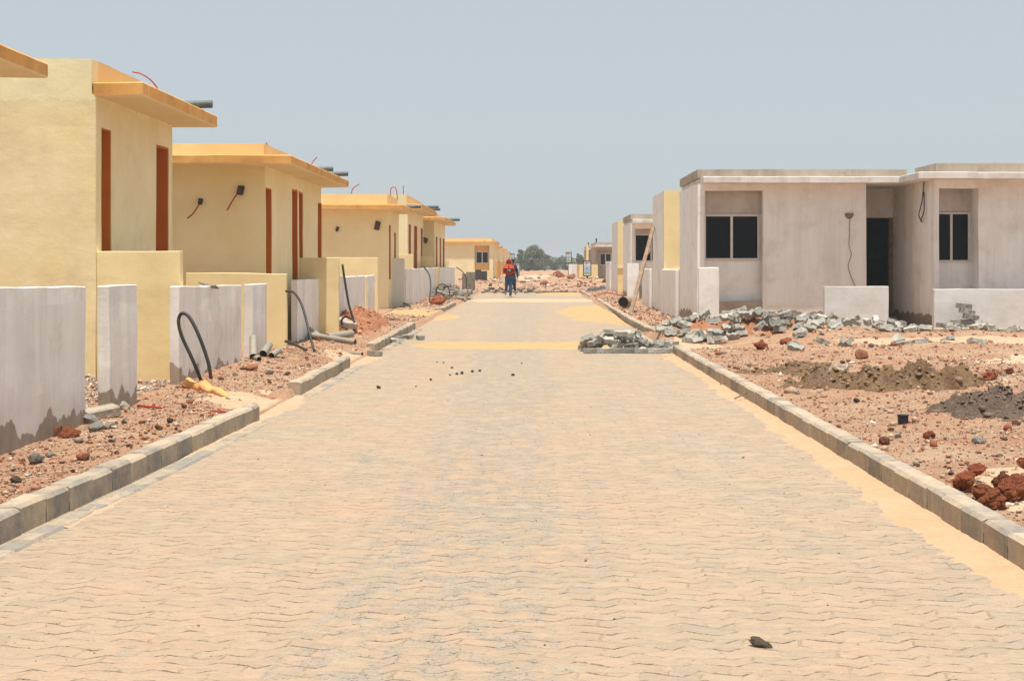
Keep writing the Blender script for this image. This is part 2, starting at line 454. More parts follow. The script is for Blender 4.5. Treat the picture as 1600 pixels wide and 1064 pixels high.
def sand_mat(name, ca, cb, lumpy=False):
    m, t, b = new_mat(name)
    p = pos(t)
    col = mix(t, rng_(t, nz(t, p, 3.0, 5.0), 0.3, 0.7), ca, cb)
    v2 = nd(t, "ShaderNodeTexVoronoi", {'Vector': p, 'Scale': 60.0})
    s2 = nd(t, "ShaderNodeSeparateColor", {0: v2.outputs['Color']})
    col = mix(t, math_(t, 'MULTIPLY', math_(t, 'GREATER_THAN', s2.outputs[0], 0.90), 0.4), col, (0.4, 0.24, 0.13))
    t.links.new(col, b.inputs['Base Color'])
    h1 = bump(t, b, nz(t, pos(t, (2, 7, 1)), 3.0, 5.0, 0.6), 0.6, 0.03)
    bump(t, b, nz(t, p, 80.0, 4.0), 0.5, 0.006, h1)
    if lumpy:
        h1 = bump(t, b, nz(t, p, 14.0, 6.0, 0.7), 1.0, 0.06)
        bump(t, b, nz(t, p, 60.0, 4.0), 0.8, 0.015, h1)
    return m

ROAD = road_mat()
GROUND = ground_mat()
SAND = sand_mat("orange_sand", (0.46, 0.295, 0.17), (0.495, 0.34, 0.21))
SANDV = sand_mat("verge_sand", (0.46, 0.31, 0.195), (0.50, 0.355, 0.23))
SANDY = sand_mat("yellow_sand", (0.43, 0.285, 0.13), (0.465, 0.32, 0.16))
SANDP = sand_mat("pale_sand", (0.47, 0.34, 0.22), (0.51, 0.39, 0.265))

def island_mat(name, stops, value=(0.8, 1.2), bumps=True):
    m, t, b = new_mat(name)
    r = nd(t, "ShaderNodeNewGeometry").outputs['Random Per Island']
    ramp = nd(t, "ShaderNodeValToRGB", {0: r})
    ramp.color_ramp.interpolation = 'CONSTANT'
    els = ramp.color_ramp.elements
    els[0].position = 0.0; els[0].color = c4(stops[0][1])
    els[1].position = stops[1][0]; els[1].color = c4(stops[1][1])
    for q, c in stops[2:]:
        e = els.new(q); e.color = c4(c)
    p = pos(t)
    n = nz(t, p, 20.0, 5.0, 0.65)
    col = nd(t, "ShaderNodeHueSaturation", {'Color': ramp.outputs[0], 'Value': rng_(t, n, 0.3, 0.7, value[0], value[1])}).outputs[0]
    t.links.new(col, b.inputs['Base Color'])
    if bumps:
        bump(t, b, nz(t, p, 55.0, 4.0, 0.6), 0.5, 0.008)
    return m, t, b, col

GRAVEL = island_mat("mixed_gravel", [(0, (0.42, 0.29, 0.19)), (0.16, (0.27, 0.09, 0.045)), (0.40, (0.33, 0.165, 0.095)),
                                      (0.58, (0.25, 0.20, 0.16)), (0.70, (0.50, 0.38, 0.27)), (0.83, (0.60, 0.52, 0.42)), (0.90, (0.11, 0.075, 0.055))])[0]
KERB, _kt, _kb, _kc = island_mat("kerb_stone", [(0, (0.37, 0.31, 0.24)), (0.28, (0.25, 0.22, 0.19)), (0.5, (0.40, 0.335, 0.26)),
                                   (0.68, (0.295, 0.26, 0.22)), (0.85, (0.38, 0.31, 0.235))], (0.8, 1.15))
_p = pos(_kt)
_dust = rng_(_kt, nz(_kt, _p, 4.0, 6.0, 0.65), 0.42, 0.66, 0.0, 0.6)
_kt.links.new(mix(_kt, _dust, _kc, (0.56, 0.42, 0.27)), _kb.inputs['Base Color'])
GUTTER = island_mat("gutter_block", [(0, (0.36, 0.295, 0.22)), (0.35, (0.27, 0.24, 0.205)), (0.55, (0.33, 0.275, 0.21)), (0.8, (0.38, 0.31, 0.23))], (0.8, 1.2))[0]
SOILD = sand_mat("dark_soil", (0.13, 0.09, 0.066), (0.19, 0.135, 0.10), True)
SOILB = sand_mat("brown_soil", (0.17, 0.105, 0.06), (0.26, 0.165, 0.09), True)
SOILR = sand_mat("red_soil", (0.42, 0.175, 0.085), (0.48, 0.23, 0.13), True)

def leaf_mat(name, a, bcol):
    m, t, b = new_mat(name)
    r = nd(t, "ShaderNodeNewGeometry").outputs['Random Per Island']
    col = mix(t, r, a, bcol)
    t.links.new(col, b.inputs['Base Color'])
    b.inputs['Roughness'].default_value = 0.7
    return m
LEAF = leaf_mat("dusty_leaf", (0.10, 0.12, 0.05), (0.19, 0.20, 0.095))
LEAF2 = leaf_mat("grey_green_leaf", (0.10, 0.115, 0.065), (0.17, 0.18, 0.105))
BARK = simple("bark", (0.12, 0.09, 0.07), 0.95, 0.3)

# ------------------------------------------------------------------ object helpers
def tag(o, label=None, cat=None, group=None, kind=None):
    if label: o['label'] = label
    if cat: o['category'] = cat
    if group: o['group'] = group
    if kind: o['kind'] = kind
    return o

def empty(name, loc=(0, 0, 0)):
    o = bpy.data.objects.new(name, None)
    COL.objects.link(o)
    o.location = loc
    return o

class MB:
    def __init__(self):
        self.v = []; self.f = []; self.mi = []
    def add(self, vs, fs, mi=0):
        k = len(self.v)
        self.v += [tuple(v) for v in vs]
        self.f += [tuple(i + k for i in f) for f in fs]
        self.mi += [mi] * len(fs)
    def box(self, x0, x1, y0, y1, z0, z1, mi=0):
        self.add([(x0, y0, z0), (x1, y0, z0), (x1, y1, z0), (x0, y1, z0), (x0, y0, z1), (x1, y0, z1), (x1, y1, z1), (x0, y1, z1)],
                 [(0, 3, 2, 1), (4, 5, 6, 7), (0, 1, 5, 4), (1, 2, 6, 5), (2, 3, 7, 6), (3, 0, 4, 7)], mi)
    def rbox(self, c, size, rot, mi=0):
        M = Euler(rot).to_matrix()
        sx, sy, sz = (s / 2 for s in size)
        vs = [Vector(c) + M @ Vector((a * sx, b * sy, d * sz)) for a, b, d in
              ((-1, -1, -1), (1, -1, -1), (1, 1, -1), (-1, 1, -1), (-1, -1, 1), (1, -1, 1), (1, 1, 1), (-1, 1, 1))]
        self.add(vs, [(0, 3, 2, 1), (4, 5, 6, 7), (0, 1, 5, 4), (1, 2, 6, 5), (2, 3, 7, 6), (3, 0, 4, 7)], mi)
    def panel(self, p0, u, t, w, h, openings=(), cell=0.5, mi=0):
        """a wall w by h standing on p0, along u, its thickness t pointing inwards, with rectangular holes (u0,u1,v0,v1)"""
        p0, u, t = Vector(p0), Vector(u), Vector(t)
        def cuts(L, extra):
            c = sorted({0.0, float(L), *[round(min(max(e, 0), L), 5) for e in extra]})
            o = []
            for a, b in zip(c, c[1:]):
                n = max(1, int(math.ceil((b - a) / cell)))
                o += [a + (b - a) * i / n for i in range(n)]
            return o + [c[-1]]
        us = cuts(w, [e for q in openings for e in q[:2]])
        vs = cuts(h, [e for q in openings for e in q[2:]])
        def solid(i, j):
            if i < 0 or j < 0 or i >= len(us) - 1 or j >= len(vs) - 1: return False
            a, b = (us[i] + us[i + 1]) / 2, (vs[j] + vs[j + 1]) / 2
            return not any(q[0] < a < q[1] and q[2] < b < q[3] for q in openings)
        idx = {}; V = []; F = []
        def vid(i, j, k):
            if (i, j, k) not in idx:
                idx[(i, j, k)] = len(V)
                V.append(p0 + u * us[i] + Vector((0, 0, vs[j])) + t * k)
            return idx[(i, j, k)]
        for i in range(len(us) - 1):
            for j in range(len(vs) - 1):
                if not solid(i, j): continue
                F.append((vid(i, j, 0), vid(i + 1, j, 0), vid(i + 1, j + 1, 0), vid(i, j + 1, 0)))
                F.append((vid(i, j, 1), vid(i, j + 1, 1), vid(i + 1, j + 1, 1), vid(i + 1, j, 1)))
                if not solid(i - 1, j): F.append((vid(i, j, 0), vid(i, j + 1, 0), vid(i, j + 1, 1), vid(i, j, 1)))
                if not solid(i + 1, j): F.append((vid(i + 1, j, 0), vid(i + 1, j, 1), vid(i + 1, j + 1, 1), vid(i + 1, j + 1, 0)))
                if not solid(i, j - 1): F.append((vid(i, j, 0), vid(i, j, 1), vid(i + 1, j, 1), vid(i + 1, j, 0)))
                if not solid(i, j + 1): F.append((vid(i, j + 1, 0), vid(i + 1, j + 1, 0), vid(i + 1, j + 1, 1), vid(i, j + 1, 1)))
        self.add(V, F, mi)
    def tube(self, pts, r, n=8, caps=True, mi=0, r2=None):
        pts = [Vector(p) for p in pts]
        V = []; F = []
        prev = None
        for i, p in enumerate(pts):
            d = (pts[min(i + 1, len(pts) - 1)] - pts[max(i - 1, 0)]).normalized()
            if prev is None:
                a = d.orthogonal().normalized()
            else:
                a = (prev - d * prev.dot(d)).normalized()
            prev = a
            b = d.cross(a)
            rr = r if r2 is None else r + (r2 - r) * i / (len(pts) - 1)
            for k in range(n):
                q = 2 * math.pi * k / n
                V.append(p + a * math.cos(q) * rr + b * math.sin(q) * rr)
        for i in range(len(pts) - 1):
            for k in range(n):
                F.append((i * n + k, i * n + (k + 1) % n, (i + 1) * n + (k + 1) % n, (i + 1) * n + k))
        if caps:
            F.append(tuple(range(n))[::-1]); F.append(tuple(range((len(pts) - 1) * n, len(pts) * n)))
        self.add(V, F, mi)
    def build(self, name, mats, parent=None, wob=0.0, wscale=1.3, smooth=False, bevel=0.0, seg=1):
        me = bpy.data.meshes.new(name)
        vs = self.v
        if wob:
            vs = [tuple(Vector(v) + mnoise.noise_vector(Vector(v) * wscale) * wob) for v in vs]
        me.from_pydata(vs, [], self.f)
        mats = mats if isinstance(mats, (list, tuple)) else [mats]
        for m in mats: me.materials.append(m)
        me.polygons.foreach_set('material_index', self.mi)
        bm = bmesh.new(); bm.from_mesh(me)
        bmesh.ops.recalc_face_normals(bm, faces=bm.faces[:])
        bm.to_mesh(me); bm.free()
        if smooth: me.polygons.foreach_set('use_smooth', [True] * len(me.polygons))
        o = bpy.data.objects.new(name, me)
        COL.objects.link(o)
        if parent is not None:
            o.parent = parent
            o.matrix_parent_inverse = Matrix.Translation(parent.location).inverted()
        if bevel:
            bv = o.modifiers.new("bevel", 'BEVEL'); bv.width = bevel; bv.segments = seg; bv.limit_method = 'ANGLE'
        return o

def spline(pts, n=8):
    pts = [Vector(p) for p in pts]
    out = []
    P = [pts[0] * 2 - pts[1]] + pts + [pts[-1] * 2 - pts[-2]]
    for i in range(1, len(P) - 2):
        a, b, c, d = P[i - 1:i + 3]
        for k in range(n):
            s = k / n
            out.append(0.5 * ((2 * b) + (c - a) * s + (2 * a - 5 * b + 4 * c - d) * s * s + (3 * b - 3 * c + d - a) * s ** 3))
    out.append(pts[-1])
    return out

def hose(name, pts, r, mat, label, cat, group=None, n=8, parent=None):
    m = MB(); m.tube(spline(pts, n), r, 8)
    o = m.build(name, mat, parent, smooth=True)
    if parent is None: tag(o, label, cat, group)
    return o

def grid_obj(name, xs, ys, zf, mat, keep=None):
    X, Y = np.meshgrid(xs, ys)
    Z = zf(X, Y)
    nx, ny = len(xs), len(ys)
    co = np.stack([X, Y, Z], -1).reshape(-1, 3)
    i = np.arange(nx * ny).reshape(ny, nx)
    q = np.stack([i[:-1, :-1], i[:-1, 1:], i[1:, 1:], i[1:, :-1]], -1).reshape(-1, 4)
    if keep is not None:
        kz = keep(X, Y, Z).reshape(-1)
        q = q[kz[q].any(1)]
    me = bpy.data.meshes.new(name)
    me.vertices.add(len(co)); me.vertices.foreach_set('co', co.ravel())
    me.loops.add(q.size); me.loops.foreach_set('vertex_index', q.ravel())
    me.polygons.add(len(q)); me.polygons.foreach_set('loop_start', np.arange(0, q.size, 4)); me.polygons.foreach_set('loop_total', np.full(len(q), 4))
    me.polygons.foreach_set('use_smooth', np.ones(len(q), bool))
    me.materials.append(mat)
    me.update(); me.validate()
    o = bpy.data.objects.new(name, me); COL.objects.link(o)
    return o

# ------------------------------------------------------------------ ground, road, sand
def ramp_axis(a, b, d0, grow, dmax):
    o = [a]; d = d0
    while o[-1] < b:
        o.append(o[-1] + d); d = min(d * grow, dmax)
    return o
ys = np.array(ramp_axis(3.0, 900, 0.06, 1.0085, 60))
xl = ramp_axis(2.72, 900, 0.05, 1.035, 80)
xs = np.array([-v for v in xl[::-1]] + [-2.62] + list(np.arange(-2.4, 2.3, 0.2)) + [2.38] + [v - 0.22 for v in ramp_axis(2.72, 14, 0.055, 1.006, 0.2)] + [v for v in ramp_axis(14.2, 900, 0.5, 1.12, 80)])
xs = np.unique(np.round(xs, 4))
ground = grid_obj("ground", xs, ys, g, GROUND)
tag(ground, kind='structure')

def zroad(x, y):
    return -0.09 * sstep(RL - .04, RL - .12, x) * sstep(11, 13, y) + 0.006 * fbm(x * .8, y * .8, 3, 2.0) + 0.012 * fbm(x * .3, y * .25, 2, 6.0)
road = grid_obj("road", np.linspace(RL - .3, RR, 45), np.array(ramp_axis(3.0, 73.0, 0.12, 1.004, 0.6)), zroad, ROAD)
tag(road, kind='structure')

def sand(name, x0, x1, y0, y1, d, fn, mat):
    o = grid_obj(name, np.arange(x0, x1 + d, d), np.arange(y0, y1 + d, d), lambda x, y: fn(x, y) + zroad(x, y), mat, keep=lambda x, y, z: z > -0.03)
    return tag(o, kind='structure')

def edge_sand(x, y):       # wedge of drifted sand along the right kerb
    w = 0.34 + 0.30 * fbm(x * 0, y * .55, 3, 3) + 0.10 * fbm(x * 3, y * 3, 4, 8)
    return 0.024 * (1 - (RR + 0.06 - x) / w) + 0.012 * fbm(x * 9, y * 5, 4, 4) + 0.010 * fbm(x * 28, y * 20, 3, 14) - 0.004
sand("sand_strip", RR - 0.75, RR + 0.06, 4.0, 23.4, 0.022, edge_sand, SAND)

def ledge(x, y):
    w = 0.10 + 0.16 * fbm(x * 0, y * .7, 3, 5) + 0.22 * np.exp(-((y - 14.9) / .9) ** 2) + 0.22 * np.exp(-((y - 22.2) / 1.3) ** 2)
    return 0.016 * (1 - (x - RL + 0.06) / np.maximum(w, .02)) + 0.012 * fbm(x * 6, y * 4, 4, 4) + 0.010 * fbm(x * 24, y * 16, 3, 5) - .003
sand("sand_patch", RL - 0.05, RL + 1.0, 8.0, 24.0, 0.028, ledge, SANDV)

def blob(cx, cy, rx, ry, h, s):
    def f(x, y):
        d = np.sqrt(((x - cx) / rx) ** 2 + ((y - cy) / ry) ** 2) + 0.9 * fbm(x * 1.6, y * .9, 3, s)
        return h * (1 - d) + 0.016 * fbm(x * 7, y * 5, 4, s + 1) + .010 * fbm(x * 22, y * 15, 2, s + 4)
    return f
def strip(cy, hw, h, s, xa=-9, xb=9):
    def f(x, y):
        d = np.abs(y - cy - 0.5 * fbm(x * .7, y * 0, 3, s)) / hw + 0.5 * fbm(x * 2, y * 1.2, 3, s + 2)
        e = np.maximum(0, xa - x) * 2 + np.maximum(0, x - xb) * 2
        return h * (1 - d - e) + 0.020 * fbm(x * 5, y * 3, 4, s + 1) + .012 * fbm(x * 18, y * 9, 2, s + 4)
    return f
sand("sand_patch", -2.2, 2.4, 24.2, 28.0, 0.05, strip(26.0, 1.15, 0.05, 3, -1.8, 1.5), SANDY)
sand("sand_patch", -2.6, 2.4, 52.0, 62.0, 0.08, strip(57.2, 2.2, 0.07, 5, -2.1, 2.2), SANDP)
sand("sand_patch", 0.4, 2.4, 34.0, 54.0, 0.08, blob(2.1, 43.0, 1.15, 7.5, 0.05, 7), SANDY)
sand("sand_patch", 0.0, 2.4, 64.0, 73.0, 0.1, blob(1.6, 69.5, 1.3, 4.0, 0.06, 9), SANDY)
sand("sand_patch", -2.62, -1.4, 36.0, 43.0, 0.07, blob(-2.7, 39.5, 0.8, 2.2, 0.05, 12), SANDY)

def sand_over(name, x0, x1, y0, y1, d, fn, mat):     # sand lying on the verge
    o = grid_obj(name, np.arange(x0, x1 + d, d), np.arange(y0, y1 + d, d), lambda x, y: fn(x, y) + g(x, y), mat, keep=lambda x, y, z: z - g(x, y) > -0.03)
    return tag(o, kind='structure')
sand_over("sand_patch", 2.55, 4.6, 7.0, 11.5, 0.05, blob(3.3, 8.6, 0.6, 1.1, 0.03, 2), SANDV)
sand_over("sand_patch", 5.5, 11.5, 17.5, 21.5, 0.08, blob(8.6, 19.5, 2.4, 1.0, 0.05, 4), SANDP)
sand_over("sand_patch", 5.0, 10.5, 22.0, 26.5, 0.08, blob(7.2, 24.4, 2.2, 1.2, 0.05, 6), SANDV)
sand_over("sand_patch", 2.4, 3.6, 23.5, 26.7, 0.05, blob(2.8, 25.6, 0.6, 1.0, 0.03, 8), SANDV)
sand_over("sand_patch", -4.0, -2.7, 36.5, 43.0, 0.06, blob(-3.3, 39.8, 1.0, 2.4, 0.06, 14), SANDY)
sand_over("sand_patch", -3.6, -2.55, 14.0, 16.2, 0.04, blob(-2.9, 14.9, .5, .8, 0.03, 15), SANDV)
sand_over("sand_patch", -3.4, -2.55, 20.5, 24.5, 0.04, blob(-2.8, 22.2, .5, 1.3, 0.03, 16), SANDV)
sand_over("sand_patch", -2.0, 3.0, 100, 150, 0.3, blob(0.6, 122, 2.0, 20, 0.12, 17), SANDP)

# ------------------------------------------------------------------ kerbs
def kerb(name, pts, w=0.15, h=0.155, L=0.36, seed=1, mat=KERB, z0=-0.05, jit=0.008):
    rnd = random.Random(seed)
    path = [Vector((p[0], p[1], 0)) for p in pts]
    segs = [(a, b, (b - a).length) for a, b in zip(path, path[1:])]
    tot = sum(s[2] for s in segs)
    def at(d):
        for a, b, l in segs:
            if d <= l or (a, b, l) == segs[-1]:
                return a + (b - a) * (d / l)
            d -= l
    m = MB(); d = 0
    while d < tot - 0.05:
        l = min(L * rnd.uniform(0.92, 1.08), tot - d)
        a, b = at(d + 0.006), at(min(tot, d + l - 0.006))
        if (b - a).length < 0.04: break
        u = (b - a).normalized(); n = Vector((-u.y, u.x, 0))
        dh = rnd.uniform(-jit, jit); off = n * rnd.uniform(-jit, jit) * .8
        c = 0.022
        prof = [(-w / 2, z0), (w / 2, z0), (w / 2, h - c), (w / 2 - c, h), (-w / 2 + c, h), (-w / 2, h - c)]
        V = []; e = 0.012
        for q, ins in ((a, 1), (a + u * e, 0), (b - u * e, 0), (b, 1)):
            for k, (o_, z) in enumerate(prof):
                zz = z + (dh if z > 0 else 0) - (e if ins and z > h - 0.01 else 0)
                oo = o_ * (1 - 0.06 * ins)
                V.append(q + n * oo + off + Vector((rnd.uniform(-1, 1) * .003, rnd.uniform(-1, 1) * .003, zz + rnd.uniform(-1, 1) * .003)))
        F = []
        for s in range(3):
            for k in range(6):
                F.append((s * 6 + k, s * 6 + (k + 1) % 6, (s + 1) * 6 + (k + 1) % 6, (s + 1) * 6 + k))
        F.append((5, 4, 3, 2, 1, 0)); F.append((18, 19, 20, 21, 22, 23))
        m.add(V, F)
        d += l
    o = m.build(name, mat)
    return tag(o, kind='structure')

KL = -2.70
kerb("kerb", [(KL - 0.34, 3.5), (KL - 0.22, 7.5), (KL - 0.05, 11), (KL + 0.02, 13.5)], seed=1)
kerb("kerb", [(KL, 16.0), (KL, 20.4)], seed=2)
kerb("kerb", [(KL - 0.02, 23.8), (KL - 0.05, 32.5)], seed=3)
kerb("kerb", [(-4.1, 43.2), (-2.95, 42.6), (KL - 0.05, 43.3), (KL - 0.05, 50)], seed=4)
kerb("kerb", [(KL - 0.1, 55), (KL - 0.1, 72)], seed=5)
KR = 2.46
kerb("kerb", [(KR + 0.02, 3.5), (KR, 12), (KR - 0.04, 23.4)], seed=6)
kerb("kerb", [(4.2, 26.75), (3.2, 26.8), (2.85, 27.2), (2.62, 28.3), (2.52, 30.5), (2.50, 36), (2.55, 46), (2.6, 55)], seed=7)
kerb("kerb", [(2.55, 60), (2.55, 72.5)], seed=8)
kerb("kerb", [(-2.4, 73.4), (2.4, 73.4)], seed=9, h=0.10, L=0.25)
kerb("kerb", [(7.3, 28.2), (10, 28.3), (14, 28.25)], seed=10, h=0.21, L=0.6)
# flush gutter course of grey blocks along the left kerb
kerb("gutter_kerb", [(-2.85, 3.5), (-2.74, 7.5), (-2.58, 11), (-2.52, 13.2)], w=0.15, h=0.012, L=0.24, seed=11, mat=GUTTER, jit=0.004)
kerb("gutter_kerb", [(-2.52, 16.0), (-2.52, 20.6)], w=0.16, h=0.012, L=0.24, seed=12, mat=GUTTER, jit=0.004)
kerb("gutter_kerb", [(-2.54, 24.5), (-2.54, 32)], w=0.16, h=0.02, L=0.24, seed=13, mat=GUTTER, jit=0.004)

# ------------------------------------------------------------------ gravel (nobody could count it)
_ico = bmesh.new(); bmesh.ops.create_icosphere(_ico, subdivisions=1, radius=.8)
_icoV = np.array([v.co[:] for v in _ico.verts]); _icoF = np.array([[v.index for v in f.verts] for f in _ico.faces]); _ico.free()

def stones(name, pts, sizes, mat, sink=0.25):
    n = len(pts)
    if n == 0: return
    nv = len(_icoV)
    base = _icoV[None] * (1 + rng.uniform(-.55, .40, (n, nv, 1)))
    sc = sizes[:, None, None] * rng.uniform(.6, 1.25, (n, 1, 3)) * np.array([1, 1, .75])
    a = rng.uniform(0, 6.28, n); ca, sa = np.cos(a), np.sin(a)
    v = base * sc
    x = v[..., 0] * ca[:, None] - v[..., 1] * sa[:, None]; y = v[..., 0] * sa[:, None] + v[..., 1] * ca[:, None]
    z = v[..., 2]
    gx = g(pts[:, 0], pts[:, 1]) if pts.shape[1] == 2 else pts[:, 2]
    co = np.stack([x + pts[:, 0:1], y + pts[:, 1:2], z + gx[:, None] + (sizes * (0.6 - sink))[:, None]], -1).reshape(-1, 3)
    f = (_icoF[None] + (np.arange(n) * nv)[:, None, None]).reshape(-1, 3)
    me = bpy.data.meshes.new(name)
    me.vertices.add(len(co)); me.vertices.foreach_set('co', co.ravel())
    me.loops.add(f.size); me.loops.foreach_set('vertex_index', f.ravel())
    me.polygons.add(len(f)); me.polygons.foreach_set('loop_start', np.arange(0, f.size, 3)); me.polygons.foreach_set('loop_total', np.full(len(f), 3))
    me.materials.append(mat); me.update(); me.validate()
    o = bpy.data.objects.new(name, me); COL.objects.link(o)
    return tag(o, kind='stuff')

def scatter(n, x0, x1, y0, y1, near=True, clump=0.5, seed=0):
    u = rng.random(n)
    y = y0 + (y1 - y0) * u ** (1.7 if near else 1)
    x = rng.uniform(x0, x1, n)
    k = fbm(x * 1.1, y * .8, 3, seed) + 0.45 > rng.random(n) * clump
    return np.stack([x[k], y[k]], 1)
p = scatter(20000, -4.05, -2.80, 7.5, 34, seed=1); stones("gravel", p, np.exp(rng.normal(-5.0, 0.55, len(p))), GRAVEL)
p = scatter(5000, -5.3, -4.1, 11.5, 16.4, seed=2); stones("gravel", p, np.exp(rng.normal(-4.6, 0.5, len(p))), GRAVEL)
PGRAV = island_mat("pale_gravel", [(0, (.40, .33, .26)), (.3, (.52, .45, .36)), (.55, (.30, .25, .20)), (.75, (.60, .53, .44)), (.92, (.26, .12, .07))])[0]
p = scatter(5200, -5.4, -4.14, 12.2, 16.4, False, .2, seed=31); stones("gravel", p, np.exp(rng.normal(-4.35, 0.4, len(p))), PGRAV)
p = scatter(34000, 2.56, 6.5, 6.0, 24, seed=3); stones("gravel", p, np.exp(rng.normal(-5.05, 0.6, len(p))), GRAVEL)
p = scatter(18000, 5.0, 13, 11.0, 29, False, seed=4); stones("gravel", p, np.exp(rng.normal(-4.75, 0.6, len(p))), GRAVEL)
p = scatter(6000, -4.1, -2.8, 34, 72, False, seed=5); stones("gravel", p, np.exp(rng.normal(-4.1, 0.55, len(p))), GRAVEL)
p = scatter(7000, 2.6, 4.3, 27, 72, False, seed=6); stones("gravel", p, np.exp(rng.normal(-4.15, 0.55, len(p))), GRAVEL)
p = scatter(3600, -6, 8, 74, 130, False, seed=7); stones("rubble", p, np.exp(rng.normal(-3.0, 0.6, len(p))), GRAVEL)
p = scatter(2600, 2.7, 11, 8, 27, True, 1.5, seed=21); stones("gravel", p, np.exp(rng.normal(-3.75, 0.45, len(p))), GRAVEL, sink=.45)
p = scatter(2600, 2.7, 11.5, 14, 27, False, 1.5, seed=23); stones("rubble", p, np.exp(rng.normal(-3.6, 0.5, len(p))), GRAVEL, sink=.45)
p = scatter(700, -3.95, -2.85, 8, 32, True, 1.4, seed=22); stones("gravel", p, np.exp(rng.normal(-3.9, 0.45, len(p))), GRAVEL, sink=.4)
p = np.stack([rng.uniform(-2.4, 2.2, 420), 4.2 + 24 * rng.random(420) ** 1.5], 1)
p3 = np.concatenate([p, zroad(p[:, 0], p[:, 1])[:, None]], 1); stones("gravel", p3, np.exp(rng.normal(-5.35, 0.35, len(p))), island_mat("road_grit", [(0, (0.22, 0.15, 0.10)), (0.5, (0.34, 0.25, 0.17)), (0.85, (0.62, 0.55, 0.45))])[0])

# ------------------------------------------------------------------ rock meshes and individual stones
def rock_mesh(name, seed, mat, sub=3, rough=0.35, squash=(1, 1, .75)):
    bm = bmesh.new(); bmesh.ops.create_icosphere(bm, subdivisions=sub, radius=1.0)
    off = Vector((seed * 7.3, seed * 3.1, seed * 1.7))
    for v in bm.verts:
        c = v.co.copy()
        d = mnoise.noise(c * 0.9 + off) * 0.45 + mnoise.noise(c * 2.3 + off) * rough * .8 + mnoise.noise(c * 6 + off) * rough * 0.45 + abs(mnoise.noise(c * 3.1 + off * 2)) * .22 - .1
        cell = mnoise.cell(c * 1.8 + off) * 0.05
        v.co = Vector((c.x * squash[0], c.y * squash[1], c.z * squash[2])) * (1 + d + cell)
    me = bpy.data.meshes.new(name); bm.to_mesh(me); bm.free()
    me.materials.append(mat)
    return me
ROCKS = {k: [rock_mesh(k + "_stone", i + 10 * j, m, 2 if k != 'later' else 4, 0.35 if k != 'later' else 0.16) for i in range(4)]
         for j, (k, m) in enumerate((('later', LATER), ('red', BRICKR), ('grey', GREYR), ('pale', PALER), ('dark', DARKR)))}

def rock(name, kind, x, y, r, label, group=None, z=None, cat='stone', sink=0.3, i=None):
    o = bpy.data.objects.new(name, random.choice(ROCKS[kind]) if i is None else ROCKS[kind][i])
    COL.objects.link(o)
    zz = gz(x, y) if z is None else z
    o.scale = (r * random.uniform(.85, 1.2), r * random.uniform(.85, 1.2), r * random.uniform(.8, 1.1))
    o.location = (x, y, zz + r * (0.75 - sink))
    o.rotation_euler = (random.uniform(-.4, .4), random.uniform(-.4, .4), random.uniform(0, 6.28))
    return tag(o, label, cat, group)

def PX(px, py, z=0.0):            # where a photo point at height z stands on the site plan
    s = (py - 412) / (1.5 - z)
    return ((px - 830) / s, 2200 / s)

LG = 'red laterite rocks by the kerb'
for (px, py, r, lab, i, dz) in ((1500, 762, 0.085, 'dark red laterite rock at the road end of the rock group on the kerb', 0, .04),
                            (1520, 748, 0.07, 'small rough red laterite rock on top behind the road-end rock', 1, .08),
                            (1527, 775, 0.085, 'red laterite rock with grey patches in the middle of the kerbside group', 2, .03),
                            (1540, 787, 0.088, 'bright red laterite rock lying lowest, overhanging the kerb stones', 3, -.01),
                            (1557, 760, 0.075, 'paler orange-red laterite rock behind the others in the kerbside group', 0, .03),
                            (1580, 775, 0.115, 'largest laterite rock, broad and dark red, in the kerbside group', 1, .02),
                            (1598, 742, 0.065, 'red laterite rock perched on the broad dark one at the picture edge', 2, .13)):
    x, y = PX(px, py, .12)
    rock('laterite_rock', 'later', x + .03, y, r * .88, lab, LG, z=gz(x, y) + dz * .6, cat='rock', sink=.15, i=i)

KL_LAB = {'red': 'loose reddish stone lying on the bare earth verge', 'grey': 'loose grey stone lying on the bare earth verge',
          'pale': 'loose pale cream stone lying on the bare earth verge', 'dark': 'dark brown clod lying on the bare earth verge'}
for i in range(150):
    k = random.choice(['red', 'red', 'grey', 'pale', 'dark', 'red'])
    if i < 50: x, y = random.uniform(-3.85, -2.9), 9 + 22 * random.random() ** 1.4
    else: x, y = random.uniform(2.7, 10), 11 + 16 * random.random()
    rock('loose_stone', k, x, y, random.uniform(.016, .042), KL_LAB[k], k + ' stones on the verges')
